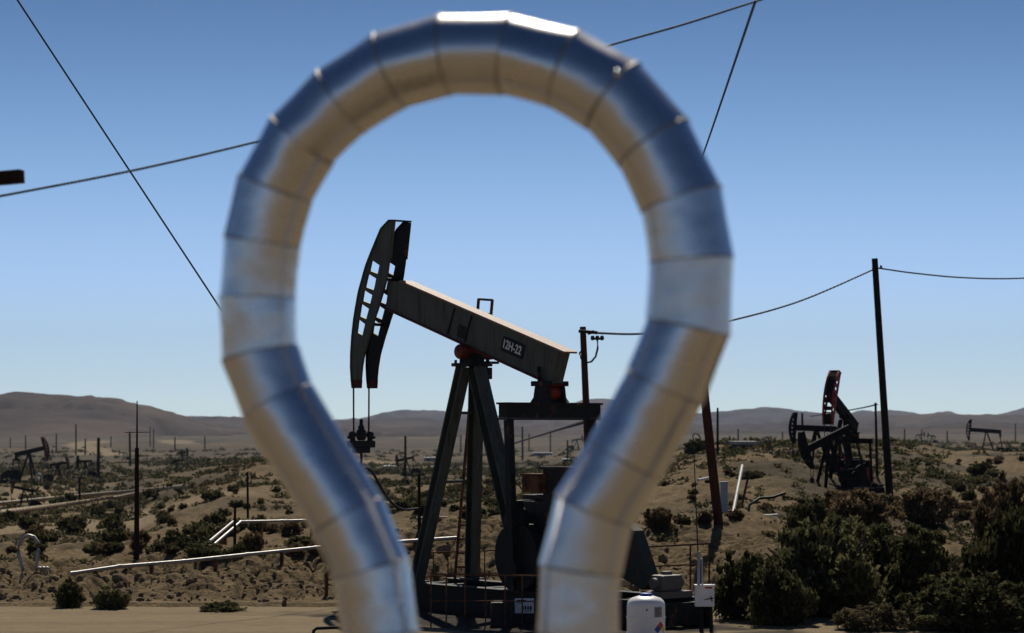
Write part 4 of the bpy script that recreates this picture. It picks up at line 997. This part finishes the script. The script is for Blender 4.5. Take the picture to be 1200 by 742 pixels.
def stones():
    rg = np.random.default_rng(12); n = 5200; u = rg.uniform(-100, 1300, n); Y = 50+rg.gamma(2.0, 2.6, n); X = (u-UC)/FPX*Y; Z = ground_z(X, Y)
    S = rg.gamma(1.4, .018, n)+.01
    g = (1+5**.5)/2; o8 = np.array([(-1,g,0),(1,g,0),(-1,-g,0),(1,-g,0),(0,-1,g),(0,1,g),(0,-1,-g),(0,1,-g),(g,0,-1),(g,0,1),(-g,0,-1),(-g,0,1)])/1.9
    j = rg.normal(1, .13, (n,12,1))*o8[None]*rg.uniform(.6, 1.2, (n,1,3)); V = j*S[:,None,None]+np.stack([X,Y,Z+S*.1], 1)[:,None,:]
    f = np.array([(0,11,5),(0,5,1),(0,1,7),(0,7,10),(0,10,11),(1,5,9),(5,11,4),(11,10,2),(10,7,6),(7,1,8),(3,9,4),(3,4,2),(3,2,6),(3,6,8),(3,8,9),(4,9,5),(2,4,11),(6,2,10),(8,6,7),(9,8,1)]); F = (np.arange(n)[:,None,None]*12+f[None]).reshape(-1,3)
    tag(np_mesh('stones', V.reshape(-1,3), F, MAT['rock']), kind='stuff')
stones()

# ------------------------------------------------------------------ air, light, camera
HAZE = 4.0e-5
if HAZE:
    m = bpy.data.materials.new('haze_air'); m.use_nodes = True; nt = m.node_tree; nt.nodes.clear()
    out = nt.nodes.new('ShaderNodeOutputMaterial'); pv = nt.nodes.new('ShaderNodeVolumePrincipled')
    pv.inputs['Color'].default_value = (.6,.76,1,1); pv.inputs['Density'].default_value = HAZE; pv.inputs['Anisotropy'].default_value = 0.0
    nt.links.new(pv.outputs[0], out.inputs['Volume'])
    o = MB().box((0, 0, 230), (27000, 27000, 560)).build('haze', m); tag(o, kind='stuff')

SUN_EL, SUN_AZ = math.radians(47), math.radians(2)
S = Vector((math.sin(SUN_AZ)*math.cos(SUN_EL), math.cos(SUN_AZ)*math.cos(SUN_EL), math.sin(SUN_EL)))
sd = bpy.data.lights.new('sun', 'SUN'); sd.energy = 4.6; sd.angle = math.radians(.5); sd.color = (1, .92, .79)
so = bpy.data.objects.new('sun', sd); COL.objects.link(so); so.rotation_euler = S.to_track_quat('Z', 'Y').to_euler(); so.location = (0, 0, 100)
w = bpy.data.worlds.new('World'); sc.world = w; w.use_nodes = True; nt = w.node_tree; nt.nodes.clear()
out = nt.nodes.new('ShaderNodeOutputWorld'); bg = nt.nodes.new('ShaderNodeBackground'); sky = nt.nodes.new('ShaderNodeTexSky')
sky.sky_type = 'NISHITA'; sky.sun_disc = False; sky.sun_elevation = SUN_EL; sky.sun_rotation = SUN_AZ; sky.air_density = 1.0; sky.dust_density = .3; sky.ozone_density = 3.0; sky.altitude = 300
bg.inputs['Strength'].default_value = .108
tc = nt.nodes.new('ShaderNodeTexCoord'); mpn = nt.nodes.new('ShaderNodeMapping'); mpn.inputs['Location'].default_value = (0,0,.04)
nrm_ = nt.nodes.new('ShaderNodeVectorMath'); nrm_.operation = 'NORMALIZE'; sep = nt.nodes.new('ShaderNodeSeparateXYZ')
rp = nt.nodes.new('ShaderNodeValToRGB'); cr = rp.color_ramp; cr.interpolation = 'B_SPLINE'      # clear dry air: the blue deepens quickly above the horizon
stops = [(0,(.88,.92,1.3)),(.02,(.84,.89,1.2)),(.07,(.69,.775,.96)),(.12,(.42,.545,.70)),(.175,(.20,.30,.43)),(.26,(.15,.23,.34)),(1,(.18,.255,.35))]
while len(cr.elements) < len(stops): cr.elements.new(.5)
for e, (p, c) in zip(cr.elements, stops): e.position = p; e.color = (*c, 1)
mul = nt.nodes.new('ShaderNodeMix'); mul.data_type = 'RGBA'; mul.blend_type = 'MULTIPLY'; mul.inputs[0].default_value = 1
nt.links.new(tc.outputs['Generated'], mpn.inputs[0]); nt.links.new(mpn.outputs[0], nrm_.inputs[0]); nt.links.new(nrm_.outputs[0], sky.inputs[0])
nt.links.new(tc.outputs['Generated'], sep.inputs[0]); nt.links.new(sep.outputs['Z'], rp.inputs[0]); nt.links.new(sky.outputs[0], mul.inputs[6]); nt.links.new(rp.outputs[0], mul.inputs[7])
nt.links.new(mul.outputs[2], bg.inputs[0]); nt.links.new(bg.outputs[0], out.inputs[0])

cd_ = bpy.data.cameras.new('camera'); cam = bpy.data.objects.new('camera', cd_); COL.objects.link(cam); sc.camera = cam
cam.location = (0, 0, ZC); cam.rotation_euler = (math.radians(90), 0, 0)
cd_.lens = 85; cd_.sensor_width = 36; cd_.sensor_fit = 'HORIZONTAL'; cd_.shift_y = (HOR-371)/1200; cd_.clip_start = .1; cd_.clip_end = 60000
cd_.dof.use_dof = True; cd_.dof.focus_distance = 51; cd_.dof.aperture_fstop = 2.4
sc.view_settings.view_transform = 'Standard'; sc.view_settings.look = 'None'; sc.view_settings.exposure = 0.0; sc.view_settings.gamma = 1.0
sc.cycles.max_bounces = 6; sc.cycles.diffuse_bounces = 3; sc.cycles.glossy_bounces = 3; sc.cycles.transparent_max_bounces = 6; sc.cycles.volume_bounces = 0
sc.cycles.use_denoising = True
